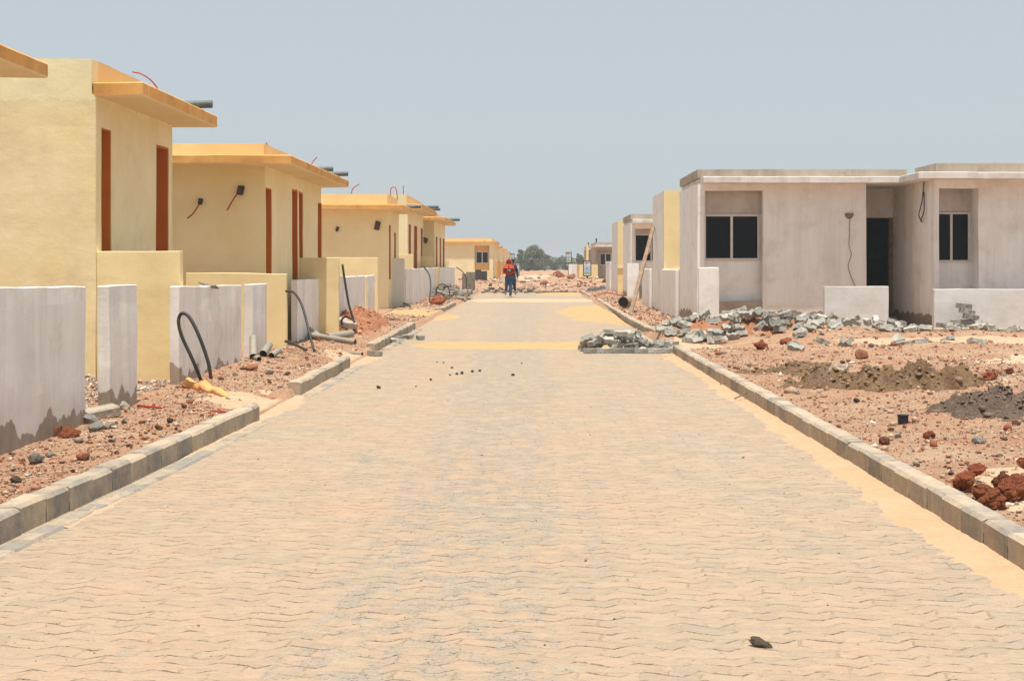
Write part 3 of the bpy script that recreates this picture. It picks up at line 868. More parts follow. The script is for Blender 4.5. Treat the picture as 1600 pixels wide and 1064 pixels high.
# marked bigger stones
for (px, py, k, r, lab) in ((85, 672, 'red', .075, 'dark red brick lump leaning on the foot of the first white wall'), (108, 676, 'later', .07, 'deep red lump with a hollow at the foot of the first white wall'),
                            (72, 664, 'later', .05, 'small dark red lump left of the brick lumps by the first wall'),
                            (135, 655, 'grey', .10, 'rough grey concrete lump between first white wall and pier'), (150, 668, 'grey', .07, 'grey-brown clod below the concrete lump at the wall end'),
                            (172, 664, 'pale', .065, 'cream rounded stone in front of the white pier'), (57, 716, 'grey', .06, 'pale grey flat stone alone on the verge near the kerb'),
                            (132, 718, 'red', .04, 'rust red stone on the verge near the kerb'), (190, 636, 'pale', .08, 'pale angular chunk against the white pier'),
                            (392, 583, 'red', .08, 'red stone on the verge below the white pipes'), (420, 585, 'pale', .06, 'whitish chip of stone beside the red stone'),
                            (1188, 548, 'later', .11, 'red stone alone on the earth in front of the paver heap'), (1240, 546, 'grey', .11, 'dark grey stone by the yellow clod near the paver heap'),
                            (1228, 543, 'later', .10, 'rust and ochre clod beside the dark grey stone'), (1327, 600, 'later', .09, 'orange red stone on the pale crumbs before the soil ridge'),
                            (1312, 585, 'pale', .11, 'cream boulder before the brown soil ridge'), (1545, 597, 'later', .10, 'rounded red-brown stone on the sand behind the dark soil'),
                            (1575, 590, 'later', .07, 'small brown-red stone on the sand near the picture edge'), (1452, 684, 'later', .05, 'small ochre red stone on the verge below the black cube'),
                            (1383, 696, 'red', .05, 'flat red chip on the verge next to the kerb'), (1530, 699, 'grey', .05, 'grey stone chip on the verge above the laterite rocks'),
                            (870, 443, 'later', .5, 'large red-brown boulder of earth beyond the end of the road'), (893, 445, 'red', .3, 'smaller red clod beside the large boulder of earth'),
                            (850, 447, 'red', .25, 'low red clod to the road side of the large earth boulder'), (683, 478, 'later', .24, 'dark red lump on the verge behind the cross kerb'),
                            (1345, 566, 'red', .10, 'red brick stone on sand behind the soil ridge')):
    x, y = PX(px, py, .1)
    rock('stone', k, x, y, r, lab, cat='stone')
x, y = PX(1187, 1008)
o = rock('flat_stone', 'dark', x, y, 0.045, 'flat dark stone lying alone on the paving close to the camera', z=zroad(x, y) - .004, sink=.3)
o.scale = (.046, .028, .018)
for (px, py, r) in ((703, 586, .03), (714, 585, .045), (722, 584, .05), (738, 581, .045), (750, 580, .04), (706, 575, .04), (693, 567, .03), (802, 587, .05), (815, 568, .025), (673, 594, .04), (592, 607, .05), (650, 604, .02), (683, 566, .025)):
    x, y = PX(px, py)
    rock('dung_clod', 'dark', x, y, r * .55, 'dark brown crumbly clod lying on the paving in the middle of the road', 'dark clods scattered on the road', z=zroad(x, y), cat='clod')

# soil mounds on the right plot
def soil_mound(label, cx, cy, rx, ry, h, mat, clod, n, seed):
    def f(x, y):
        d = np.sqrt(((x - cx) / rx) ** 2 + ((y - cy) / ry) ** 2) + .95 * fbm(x * 2.0, y * 2.0, 4, seed)
        return h * .72 * np.clip(1 - d ** 1.2, -.3, 1) + .62 * h / .3 * fbm(x * 4.5, y * 4.5, 5, seed + 2) * sstep(1.35, .8, d)
    o = grid_obj('soil_mound', np.arange(cx - rx * 1.5, cx + rx * 1.5, .03), np.arange(cy - ry * 1.6, cy + ry * 1.6, .03),
                 lambda x, y: g(x, y) + f(x, y) - .02, mat, keep=lambda x, y, z: z - g(x, y) > -.04)
    tag(o, label, 'soil heap')
    q = rng.normal(0, .62, (n, 2)); x = cx + q[:, 0] * rx; y = cy + q[:, 1] * ry
    zz = g(x, y) + np.maximum(f(x, y), 0) - .02
    s = stones('soil_clods', np.stack([x, y, zz], 1), np.exp(rng.normal(-4.2, .55, n)), clod, sink=.6)
    k = n // 7; q = rng.normal(0, .6, (k, 2)); x = cx + q[:, 0] * rx; y = cy + q[:, 1] * ry
    zz = g(x, y) + np.maximum(f(x, y), 0) - .02
    stones('soil_clods', np.stack([x, y, zz], 1), np.exp(rng.normal(-3.55, .4, k)), clod, sink=.55)
    return o
SOILSD = island_mat("dark_clods", [(0, (.15, .105, .08)), (.5, (.18, .13, .095)), (.8, (.13, .092, .07))])[0]
SOILSB = island_mat("brown_clods", [(0, (.22, .14, .08)), (.45, (.26, .165, .09)), (.8, (.18, .115, .065))])[0]
SOILSR = island_mat("red_clods", [(0, (.42, .18, .09)), (.4, (.34, .12, .06)), (.75, (.5, .3, .19))])[0]
soil_mound('heap of dark grey-brown soil clods on the verge', 4.75, 13.2, 1.05, .75, .30, SOILD, SOILSD, 1500, 3)
soil_mound('low ridge of brown and ochre soil behind the dark heap', 4.1, 15.9, 1.15, .55, .27, SOILB, SOILSB, 1400, 6)
soil_mound('narrow low bank of brown soil running up from the ochre ridge', 3.4, 18.0, .7, .5, .14, SOILB, SOILSB, 420, 8)
soil_mound('low bank of red earth under the big heap of paving blocks', 4.2, 27.2, 1.6, .8, .16, SOILR, SOILSR, 500, 12)
soil_mound('heap of red earth against the streaky white fence', -3.65, 29.0, .55, 2.0, .25, SOILR, SOILSR, 1500, 9)

# ------------------------------------------------------------------ low walls and piers
def low_wall(label, x0, x1, y0, y1, z0, z1, mat, name='low_wall', cell=0.16, wob=0.010, z1b=None, group=None, kind_cat='wall'):
    m = MB()
    if abs(x1 - x0) > abs(y1 - y0):
        m.panel((x0, y0, z0), (1, 0, 0), (0, y1 - y0, 0), x1 - x0, z1 - z0, cell=cell)
        L, ax, a0 = x1 - x0, 0, x0
    else:
        m.panel((x1, y0, z0), (0, 1, 0), (x0 - x1, 0, 0), y1 - y0, z1 - z0, cell=cell)
        L, ax, a0 = y1 - y0, 1, y0
    if z1b is not None:
        m.v = [(v[0], v[1], z0 + (v[2] - z0) * ((z1 + (z1b - z1) * (v[ax] - a0) / L) - z0) / (z1 - z0)) for v in m.v]
    o = m.build(name, mat, wob=wob, wscale=2.0, bevel=0.006)
    return tag(o, label, kind_cat, group)

FX = -4.0
low_wall('streaky white rendered wall closest to the camera, raw cement at its foot', FX - .11, FX, 9.0, 12.64, -.15, 1.335, WHITE, z1b=1.295, name='fence_wall')
low_wall('narrow white pier with raw cement at its foot and two faces showing', FX - .115, FX, 13.36, 14.3, -.1, 1.29, WHITE, z1b=1.285, name='fence_pier', kind_cat='pier')
low_wall('white fence wall with a black hose loop and yellow rag before it', FX - .11, FX, 16.0, 19.45, -.1, 1.24, WHITE, z1b=1.205, name='fence_wall')
low_wall('short grey-white pier above the upright pale pipes', FX - .125, FX, 20.2, 21.3, -.1, 1.20, WHITE2, z1b=1.195, name='fence_pier', kind_cat='pier')
low_wall('white fence segment left of the orange strip, with chipped corner', FX - .11, FX, 24.1, 26.55, 0, 1.22, WHITE2, z1b=1.21, name='fence_wall')
low_wall('long streaky white fence wall with a bent black rod before it', FX - .11, FX, 27.4, 33.9, 0, 1.225, WHITE2, z1b=1.205, name='fence_wall')
low_wall('short white fence end piece beyond the yellow gap', FX - .11, FX, 34.5, 36.0, 0, 1.205, WHITE2, name='fence_wall')
# painted stubs seen through the gaps
low_wall('orange painted stub wall set in the fence gap', FX - .6, FX - .02, 27.33, 27.39, 0, 1.2, ORFENCE, name='stub_wall')
low_wall('pale yellow stub wall in the far fence gap', FX - .6, FX - .02, 34.42, 34.49, 0, 1.18, YELW, name='stub_wall')
# yellow partition walls at right angles to the road
low_wall('tall yellow partition wall joined to the first big house corner', -5.1, -4.12, 16.52, 16.66, 0, 1.645, YELW, name='partition_wall')
low_wall('yellow partition wall in front of the second house', -5.5, -3.9, 22.42, 22.55, -.05, 1.355, YELW, name='partition_wall', z1b=1.34)
low_wall('yellow partition wall half in the shade of the second house eaves', -4.4, -3.62, 26.5, 26.62, 0, 1.61, YELW, name='partition_wall')
low_wall('yellow partition wall ending beside the white end piece', -5.4, -4.03, 37.0, 37.14, 0, 1.66, YELW, name='partition_wall')
low_wall('tall plain white wall facing the camera between yellow houses', -6.0, -4.0, 44.4, 44.55, -.05, 1.665, BRIGHT, name='partition_wall')
low_wall('small white block wall standing on the ground before the tall white wall', -5.0, -4.45, 43.6, 43.9, -.05, .44, TRIM, name='low_block')
low_wall('white fence wall with thin rod standing before it, beyond the tall white wall', FX - .1, FX, 44.9, 59.5, 0, 1.32, WHITE2, cell=.4, name='fence_wall')
low_wall('short white fence beyond the narrow yellow pillar', FX - .1, FX, 61.5, 74, 0, 1.33, WHITE2, cell=.5, name='fence_wall')
low_wall('narrow yellow pillar standing in the far white fence', FX - .1, FX + .03, 59.9, 61.1, 0, 1.34, YELW, name='fence_pier', kind_cat='pier')
low_wall('yellow partition wall of the third house behind the far fence', -5.6, -4.2, 50.0, 50.15, 0, 1.83, YELW, name='partition_wall')
low_wall('yellow partition wall of the fourth house behind the far fence', -5.4, -4.15, 59.0, 59.15, 0, 1.80, YELW, name='partition_wall')
low_wall('yellow partition wall farthest along the left fence', -5.2, -4.1, 70.0, 70.15, 0, 1.7, YELW, name='partition_wall')

# right side low walls
low_wall('fresh white low wall before the front door of the grey house', 6.04, 7.36, 29.0, 29.16, -.1, 1.03, BRIGHT, name='low_wall')
low_wall('long fresh white low wall before the projecting wing window', 8.3, 13.5, 29.0, 29.16, -.1, .975, BRIGHT, name='low_wall', cell=.3)
low_wall('narrow whitewashed pier at the near corner of the grey house', 3.54, 3.97, 29.75, 29.95, -.05, 1.42, GREYH, name='fence_pier', kind_cat='pier')
low_wall('whitewashed side fence joining the grey house to the yellow end wall', 3.62, 3.74, 35.3, 39.3, -.05, 1.34, WHITE2, name='fence_wall', cell=.3)
low_wall('whitewashed side fence where the wooden plank leans', 3.62, 3.74, 43.1, 46.0, -.05, 1.33, WHITE2, name='fence_wall', cell=.3)
low_wall('whitewashed fence pier before the second grey house window', 3.55, 3.98, 52.0, 52.2, -.05, 1.5, WHITE2, name='fence_pier', kind_cat='pier')
low_wall('white low side fence farthest along the second grey house', 3.60, 3.72, 64.8, 68, -.05, 1.6, WHITE2, name='fence_wall', cell=.4)

# ------------------------------------------------------------------ houses
def window_in(parent, x0, x1, y, z0, z1, mull=(0.5,), fr=0.055, axis='x', mat=ALU):
    """sliding window lying in the plane y (facing the camera)"""
    m = MB()
    m.box(x0, x0 + fr, y, y + .06, z0, z1); m.box(x1 - fr, x1, y, y + .06, z0, z1)
    m.box(x0 + fr, x1 - fr, y + .002, y + .058, z0, z0 + fr); m.box(x0 + fr, x1 - fr, y + .002, y + .058, z1 - fr, z1)
    for q in mull:
        c = x0 + (x1 - x0) * q
        m.box(c - fr * .55, c + fr * .55, y + .004, y + .054, z0 + fr, z1 - fr)
    w = m.build('window', mat, parent)
    gl = MB(); gl.box(x0 + fr * .5, x1 - fr * .5, y + .026, y + .034, z0 + fr * .5, z1 - fr * .5)
    pn = gl.build('pane', GLASS, None); pn.parent = w
    pn.matrix_parent_inverse = (Matrix.Translation(parent.location)).inverted() if False else Matrix.Identity(4)
    return w

def yellow_house(label, X, Y0, Y1, W, zs, st, zp, ox, oy, slots=(), pipes=(), reds=(), y1o=.4, sl_mat=None):
    """X facade plane toward the road; Y0..Y1 along the road; slots = (ya, yb, za, zb) openings in the facade"""
    root = tag(empty('house', (X, Y0, 0)), label, 'house', 'yellow houses along the road')
    m = MB(); th = .22
    m.panel((X, Y0, -.3), (0, 1, 0), (-th, 0, 0), Y1 - Y0, zs + .32, [(a - Y0, b - Y0, c + .3, d + .3) for a, b, c, d in slots], cell=.4)
    flush = oy < .1                               # the near wall runs up past the slab to the parapet's top
    if flush:
        m.panel((X - W, Y0 - .006, -.3), (1, 0, 0), (0, th + .006, 0), W - .002, zs + .32, cell=.4)
        m.panel((X - W, Y0 - .006, zs + .02), (1, 0, 0), (0, th + .006, 0), W - .045, zp - zs - .02, cell=.4)
    else:
        m.panel((X - W, Y0, -.3), (1, 0, 0), (0, th, 0), W - th, zs + .32, cell=.4)
    m.panel((X - W, Y1 - th, -.3), (1, 0, 0), (0, th, 0), W - th, zs + .32, cell=1)
    m.panel((X - W, Y0 + th, -.3), (0, 1, 0), (th, 0, 0), Y1 - Y0 - 2 * th, zs + .32, cell=1)
    m.build('wall', YEL1 if flush and X < -5 else YEL, root, wob=.012, wscale=1.1)
    s = MB()
    n = max(2, int((Y1 - Y0) / .5))
    if flush:
        s.panel((X - W - .1, Y0 + th, zs), (1, 0, 0), (0, Y1 - Y0 - th + y1o, 0), W + .1 + ox, st, cell=.5)
        s.panel((X - .04, Y0 - oy, zs), (1, 0, 0), (0, th + oy, 0), ox + .04, st, cell=.5)
    else:
        s.panel((X - W - .1, Y0 - oy, zs), (1, 0, 0), (0, Y1 - Y0 + oy + y1o, 0), W + .1 + ox, st, cell=.6)
    so = s.build('roof', [ORSLAB, SOFF], root, wob=.022, wscale=1.6, bevel=.015)
    for p_ in so.data.polygons:
        if p_.normal.z < -.5: p_.material_index = 1
    pa = MB(); pt = .15; i = .04
    zt = zs + st
    pa.panel((X - i, Y0 + (th if flush else i), zt - .01), (0, 1, 0), (-pt, 0, 0), Y1 - Y0 - (th if flush else i), zp - zt + .01, cell=.5)
    if not flush: pa.panel((X - W, Y0 + i, zt - .01), (1, 0, 0), (0, pt, 0), W - i - pt, zp - zt + .01, cell=.5)
    pa.panel((X - W, Y1 - pt, zt - .01), (1, 0, 0), (0, pt, 0), W - i - pt, zp - zt + .01, cell=1)
    pa.panel((X - W, Y0 + i + pt, zt - .01), (0, 1, 0), (pt, 0, 0), Y1 - Y0 - i - 2 * pt, zp - zt + .01, cell=1)
    pa.build('parapet', PARA, root, wob=.014, wscale=1.5)
    for (a, b, c, d) in slots:                       # orange lined recess with a closed back
        dd = .215
        r = MB()
        r.box(X - dd - .03, X - dd, a - .02, b + .02, c - .02, d + .02)
        r.box(X - dd, X - .008, a - .02, a + .022, c, d)
        r.box(X - dd, X - .008, b - .022, b + .02, c, d)
        r.box(X - dd, X - .008, a + .022, b - .022, c - .02, c + .022)
        r.box(X - dd, X - .008, a + .022, b - .022, d - .022, d + .02)
        r.build('door_recess' if c < .6 else 'window_recess', ORANGE, root)
    for (py_, x_, z_, L, r_) in pipes:
        t_ = MB(); t_.tube([(x_ - L, py_, z_ - .01), (x_ - L * .5, py_, z_), (x_, py_, z_ + .005)], r_, 12, caps=False)
        t_.tube([(x_, py_, z_ + .005), (x_ - L, py_, z_ - .01)], r_ * .86, 12, caps=True)
        t_.build('drain_pipe', PIPEG, root, smooth=True)
    for pts in reds:
        hose('cable_stub', pts, .009 if Y0 < 40 else .015, REDW, None, None, parent=root)
    return root

# house 0: only the far corner of its roof slab shows
yellow_house('yellow house of which only an orange roof corner shows at the picture edge', -4.62, 5.4, 11.6, 6, 3.09, .125, 3.42, .50, .3, y1o=.42)
# house 1
def fac(px, X):                 # distance along the road of a facade point
    return 2200 * X / (px - 830)
X1 = -5.1
h1 = yellow_house('tall cracked yellow house with two orange window recesses', X1, 16.5, 20.0, 7, 3.46, .165, 3.90, .56, .02,
                  slots=[(fac(154, X1), fac(174, X1), 1.2, 3.12), (fac(244, X1), fac(263.5, X1), 1.2, 3.12)],
                  pipes=[(19.5, -4.42, 3.70, .6, .055)],
                  reds=[[(-4.68, 17.8, 3.60), (-4.71, 17.75, 3.70), (-4.78, 17.7, 3.80), (-4.90, 17.7, 3.88), (-5.04, 17.8, 3.92)]], y1o=.38)
# house 2
X2 = -4.36
h2 = yellow_house('yellow house with four narrow orange openings and shaded side wall', X2, 23.1, 29.2, 8, 3.10, .145, 3.48, .52, .55,
                  slots=[(fac(415.5, X2), fac(425, X2), .45, 2.75), (fac(456.5, X2), fac(465.5, X2), .45, 2.86), (fac(467.5, X2), fac(473.5, X2), 1.1, 2.85), (fac(496.5, X2), fac(503, X2), 1.1, 2.75)],
                  pipes=[(27.0, -3.80, 3.31, .5, .05), (28.3, -3.68, 3.30, .5, .05)],
                  reds=[[(-4.02, 25.8, 3.24), (-4.0, 25.7, 3.33), (-3.9, 25.6, 3.43)], [(-4.4, 23.5, 3.46), (-4.42, 23.5, 3.52)]], y1o=.4)
for nm, pts in (('cable_stub', [(-5.42, 23.08, 2.50), (-5.46, 23.02, 2.42), (-5.52, 23.0, 2.32), (-5.62, 23.02, 2.24)]),
                ('cable_stub', [(-4.77, 23.08, 2.68), (-4.83, 23.0, 2.6), (-4.9, 22.98, 2.48), (-4.97, 23.02, 2.37)])):
    hose(nm, pts, .012, REDW, None, None, parent=h2)
for (bx, bz, s_) in ((-5.42, 2.52, .05), (-4.76, 2.70, .075)):
    m = MB(); m.rbox((bx, 23.07, bz), (s_ * 1.2, .08, s_ * 2), (0, .2, 0)); m.build('wiring_hole', SOCK, h2, wob=.02, wscale=9, bevel=.008)
# house 3
X3 = -4.38
h3 = yellow_house('third yellow house, with a junction hole high in its shaded side wall', X3, 43.2, 46.6, 8, 3.14, .15, 3.63, .5, .6,
                  slots=[(43.4, 43.95, 1.0, 2.7), (45.0, 45.6, 1.0, 2.5)], pipes=[(46.0, -3.6, 3.36, .5, .06)],
                  reds=[[(-5.55, 43.4, 3.6), (-5.5, 43.4, 3.8), (-5.3, 43.4, 3.95)], [(-4.62, 46.2, 3.6), (-4.6, 46.2, 3.95), (-4.45, 46.2, 3.98), (-4.38, 46.2, 3.6)]], y1o=.3)
for (bx, bz, s_) in ((-5.95, 2.55, .07), (-4.72, 2.66, .13)):
    m = MB(); m.rbox((bx, 43.17, bz), (s_ * 1.2, .08, s_ * 2), (0, .25, 0)); m.build('wiring_hole', SOCK, h3, wob=.02, wscale=6, bevel=.01)
X4 = -4.62
h4 = yellow_house('fourth yellow house, its higher orange eave overlapping the third house roof', X4, 52.6, 60.2, 8, 3.52, .2, 4.08, .55, .05,
                  slots=[(fac(638.5, X4), fac(642, X4), 1.0, 3.0), (fac(647, X4), fac(652, X4), .4, 3.0), (fac(657.5, X4), fac(660.5, X4), 1.0, 3.0)],
                  pipes=[(58.5, -3.85, 3.85, .6, .07), (59.6, -3.85, 3.8, .6, .07)], reds=[[(-4.9, 54, 4.05), (-4.9, 54, 4.5)]])
X5 = -4.22
h5 = yellow_house('fifth yellow house with drain pipe sticking out over its eave', X5, 61.4, 69, 8, 3.36, .15, 3.74, .5, .5,
                  slots=[(fac(681, X5), fac(683.5, X5), 1.0, 2.7), (fac(687, X5), fac(689.3, X5), .4, 2.7), (fac(692, X5), fac(694.5, X5), 1.0, 2.7)],
                  pipes=[(68, -3.45, 3.62, .8, .08)])
m = MB(); m.rbox((-4.62, 61.35, 2.52), (.22, .1, .22), (0, .3, 0)); m.build('wiring_hole', SOCK, h5, wob=.03, wscale=5, bevel=.01)

# house 6: faces the camera, with an orange window bay
def far_yellow(label, xc, Y0, W, L, zt, bay=None):
    root = tag(empty('house', (xc, Y0, 0)), label, 'house', 'yellow houses along the road')
    m = MB(); th = .25; zs = zt - .42
    op = [(bay[0] - (xc - W), bay[1] - (xc - W), bay[2] + .3, bay[3] + .3)] if bay else []
    m.panel((xc - W, Y0, -.3), (1, 0, 0), (0, th, 0), W, zs + .32, op, cell=.8)
    so = [(k * 5.0 + 1.2, k * 5.0 + 2.0, 1.2, 2.9) for k in range(int(L / 5))]
    m.panel((xc, Y0 + th, -.3), (0, 1, 0), (-th, 0, 0), L - th, zs + .32, so, cell=1.5)
    m.panel((xc - W, Y0 + L - th, -.3), (1, 0, 0), (0, th, 0), W - th, zs + .32, cell=2)
    m.build('wall', YEL, root, wob=.015)
    for a, b, c, d in so:
        r = MB(); r.box(xc - .24, xc - .2, Y0 + th + a - .02, Y0 + th + b + .02, c - .32, d - .28); r.build('window_recess', ORANGE, root)
    s = MB(); s.panel((xc - W - .1, Y0 - .25, zs), (1, 0, 0), (0, L + .4, 0), W + .45, .15, cell=1.0)
    so_ = s.build('roof', [ORSLAB, SOFF], root, wob=.012)
    for p_ in so_.data.polygons:
        if p_.normal.z < -.5: p_.material_index = 1
    pa = MB(); pa.panel((xc - W, Y0, zs + .148), (1, 0, 0), (0, L, 0), W - .05, zt - zs - .148, cell=1.5); pa.build('parapet', PARA, root, wob=.01)
    return root
Y6 = 118.0; s6 = 2200 / Y6
def x6(px): return (px - 830) / s6
h6 = far_yellow('yellow house facing the camera with a window in an orange bay', x6(770.5), Y6, 6.5, 8, 3.62, bay=(x6(741.5), x6(764.5), .95, 3.0))
m = MB(); m.panel((x6(741.5) - .05, Y6 + .3, .85), (1, 0, 0), (0, .06, 0), x6(764.5) - x6(741.5) + .1, 2.25,
                  [(.05 + (743.3 - 741.5) / s6, .05 + (763.3 - 741.5) / s6, 1.5 - .85, 2.52 - .85)], cell=1)
m.build('window_bay', ORANGE if False else ORFENCE, h6)
window_in(h6, x6(743.3), x6(763.3), Y6 + .28, 1.5, 2.52, fr=.07)
m = MB(); m.box(x6(756), x6(757.5), Y6 - .1, Y6, 3.25, 3.4); m.build('light_socket', MUDC, h6)
for k, (yy, lab) in enumerate(((134, 'pale yellow house first behind the house with the orange bay'), (156, 'pale yellow house second behind the house with the orange bay'),
                                (182, 'pale yellow house third behind the house with the orange bay'), (212, 'pale yellow house at the far end of the left row'))):
    far_yellow(lab, -3.75 + .05 * k, yy, 7, 12, 3.75 - .05 * k)
    low_wall('orange-yellow low fence before ' + ('first', 'second', 'third', 'last')[k] + ' pale far house', -3.25, -3.1, yy - 5, yy + 10, 0, 1.75, ORFENCE, cell=2, name='fence_wall')

# ------------------------------------------------------------------ grey houses on the right
def grey_house(label, X, F, F2, full=True, zs=3.27, zp=3.6, Xend=14.0, Yb=35.2, wallm=GREYH, win_open=False):
    """front toward the camera at y=F, projecting wing at y=F2; X = its road-side wall"""
    root = tag(empty('house', (X, F, 0)), label, 'house', 'grey unfinished houses')
    d = X - 3.71
    th = .2
    bx0, bx1 = 3.86 + d, 5.17 + d
    m = MB()
    m.panel((X, F, -.3), (1, 0, 0), (0, th, 0), 7.47 + d - X, zs + .31, [(bx0 - X, bx1 - X, -.1, 3.13 + .3 if zs > 3.2 else zs + .1)], cell=.35)
    m.panel((X, F + th, -.3), (0, 1, 0), (th, 0, 0), Yb - F - th, zs + .31, cell=.4)
    parts = [('x', m)]
    if full:
        m.panel((7.47 + d - th, F + th, -.3), (0, 1, 0), (th, 0, 0), 33.3 - F - th, zs + .31, cell=.5)
        # porch back with the doorway
        m.panel((7.47 + d, 33.3, -.3), (1, 0, 0), (0, th, 0), 8.55 + d - 7.47 - d, zs + .31, [(.45 - .02, 1.07, .58, 2.88)], cell=.4)
        m.panel((8.55 + d, F2, -.3), (0, 1, 0), (.1, 0, 0), 33.3 - F2, zs + .31, cell=.35)
        m.panel((8.65 + d, F2, -.3), (1, 0, 0), (0, th, 0), Xend - 8.65 - d, zs + .31, [(.01, .85, .5, 3.40)], cell=.35)
    m.panel((X + th, Yb - th, -.3), (1, 0, 0), (0, th, 0), Xend - X - th, zs + .31, cell=1.0)
    m.build('wall', wallm, root, wob=.012, wscale=1.2)
    # roof slab with white edge and raw parapet
    s = MB()
    ov = .52
    ex = 7.47 + d if not full else 8.08 + d
    s.panel((X + .06, F - ov, zs), (1, 0, 0), (0, Yb - F + ov + .1, 0), ex - X - .06, .14, cell=.35)
    if full:
        s.panel((8.08 + d, F2 - ov, zs - .001), (1, 0, 0), (0, Yb - F2 + ov + .1, 0), Xend - 8.08 - d + .2, .141, cell=.35)
    s.build('roof', TRIM, root, wob=.011, wscale=2.2, bevel=.01)
    pa = MB(); pz = zs + .138
    pa.panel((X, F + .01, pz), (1, 0, 0), (0, .15, 0), ex - X + .3, zp - pz, cell=.4)
    pa.panel((X + .003, F + .162, pz), (0, 1, 0), (.15, 0, 0), Yb - F - .162, zp - pz, cell=.4)
    if full:
        pa.panel((8.6 + d, F2 + .01, pz), (1, 0, 0), (0, .15, 0), Xend - 8.6 - d, zp - pz + .03, cell=.4)
        pa.panel((8.6 + d, F2 + .162, pz), (0, 1, 0), (.15, 0, 0), F - F2, zp - pz + .03, cell=.4)
    pa.build('parapet', RAWC, root, wob=.011, wscale=2.6)
    # window bay: recessed panel, window and raw plinth
    wz0, wz1 = 1.57, 2.61
    y = F + .3
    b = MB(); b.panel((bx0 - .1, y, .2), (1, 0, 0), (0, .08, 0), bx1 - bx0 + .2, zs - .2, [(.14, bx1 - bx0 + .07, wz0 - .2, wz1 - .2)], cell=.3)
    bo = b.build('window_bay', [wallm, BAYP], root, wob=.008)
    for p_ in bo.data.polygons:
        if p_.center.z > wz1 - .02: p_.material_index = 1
    window_in(root, bx0 + .02, bx1 - .03, y - .03, wz0, wz1, fr=.05)
    pl = MB(); pl.panel((bx0 - .05, y - .22, -.2), (1, 0, 0), (0, .20, 0), bx1 - bx0 + .1, .85, cell=.3); pl.build('plinth', RAWC, root, wob=.015, wscale=3)
    if full:
        y = F2 + .5
        x0, x1 = 8.77 + d, 9.5 + d
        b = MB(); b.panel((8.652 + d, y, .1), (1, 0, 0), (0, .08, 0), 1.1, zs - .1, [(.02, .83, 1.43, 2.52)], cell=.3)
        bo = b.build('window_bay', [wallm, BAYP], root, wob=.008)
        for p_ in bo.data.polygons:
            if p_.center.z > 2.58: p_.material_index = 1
        r = MB(); r.box(9.505 + d, 9.62 + d, F2 + .19, y + .08, .1, zs); r.build('bay_reveal', wallm, root, wob=.006)
        window_in(root, 8.66 + d, 9.47 + d, y - .03, 1.53, 2.61, fr=.045)
        # hall behind the doorway, its unlit darkness put into the surface colour
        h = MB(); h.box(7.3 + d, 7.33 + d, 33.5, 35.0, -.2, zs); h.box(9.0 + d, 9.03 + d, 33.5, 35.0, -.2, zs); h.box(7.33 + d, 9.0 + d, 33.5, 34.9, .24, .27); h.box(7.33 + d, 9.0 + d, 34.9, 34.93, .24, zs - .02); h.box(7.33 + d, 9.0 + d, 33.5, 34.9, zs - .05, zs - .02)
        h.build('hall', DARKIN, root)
        df = MB(); df.box(8.46 + d, 8.54 + d, 33.26, 33.36, .28, 2.58); df.box(7.47 + d + .4, 7.47 + d + .46, 33.27, 33.37, .28, 2.58); df.build('door_frame', MUDC, root)
        st = MB(); st.box(7.5 + d, 8.5 + d, 32.6, 33.28, -.1, .26); st.box(7.52 + d, 8.5 + d, 32.2, 32.59, -.1, .12); st.build('doorstep', RAWC, root, wob=.02, wscale=3, bevel=.01)
    return root
R1 = grey_house('long grey limewashed house with open doorway and two dark windows', 3.71, 31.4, 29.9)
# half-round mortar patch built as a shallow cup, with cables
def patch_cup():
    m = MB(); V = []; F = []
    n = 10
    for k in range(n + 1):
        a = math.pi * k / n
        V.append((7.09 + .105 * math.cos(a), 31.4, 2.62 - .13 * math.sin(a))); V.append((7.09 + -.0 + .06 * math.cos(a), 31.33, 2.62 - .08 * math.sin(a)))
    for k in range(n):
        F.append((2 * k, 2 * k + 2, 2 * k + 3, 2 * k + 1))
    F.append(tuple(range(1, 2 * n + 3, 2))); F.append((0, 1, 2 * n + 1, 2 * n)); F.append(tuple(range(0, 2 * n + 2, 2)))
    m.add(V, F)
    return m.build('mortar_patch', MUDC, R1)
patch_cup()
hose('cable', [(7.10, 31.37, 2.50), (7.09, 31.36, 2.2), (7.08, 31.36, 1.9), (7.13, 31.36, 1.7), (7.06, 31.36, 1.45), (7.13, 31.36, 1.2), (7.24, 31.36, .95)], .0065, WIRE, None, None, parent=R1)
hose('cable', [(8.52, 30.55, 3.28), (8.5, 30.55, 3.0), (8.51, 30.75, 2.75), (8.48, 30.8, 2.55), (8.5, 30.6, 2.4)], .012, WIRE, None, None, parent=R1)
hose('cable', [(8.52, 30.55, 3.05), (8.5, 30.45, 2.8), (8.5, 30.48, 2.62), (8.5, 30.75, 2.42)], .012, WIRE, None, None, parent=R1)

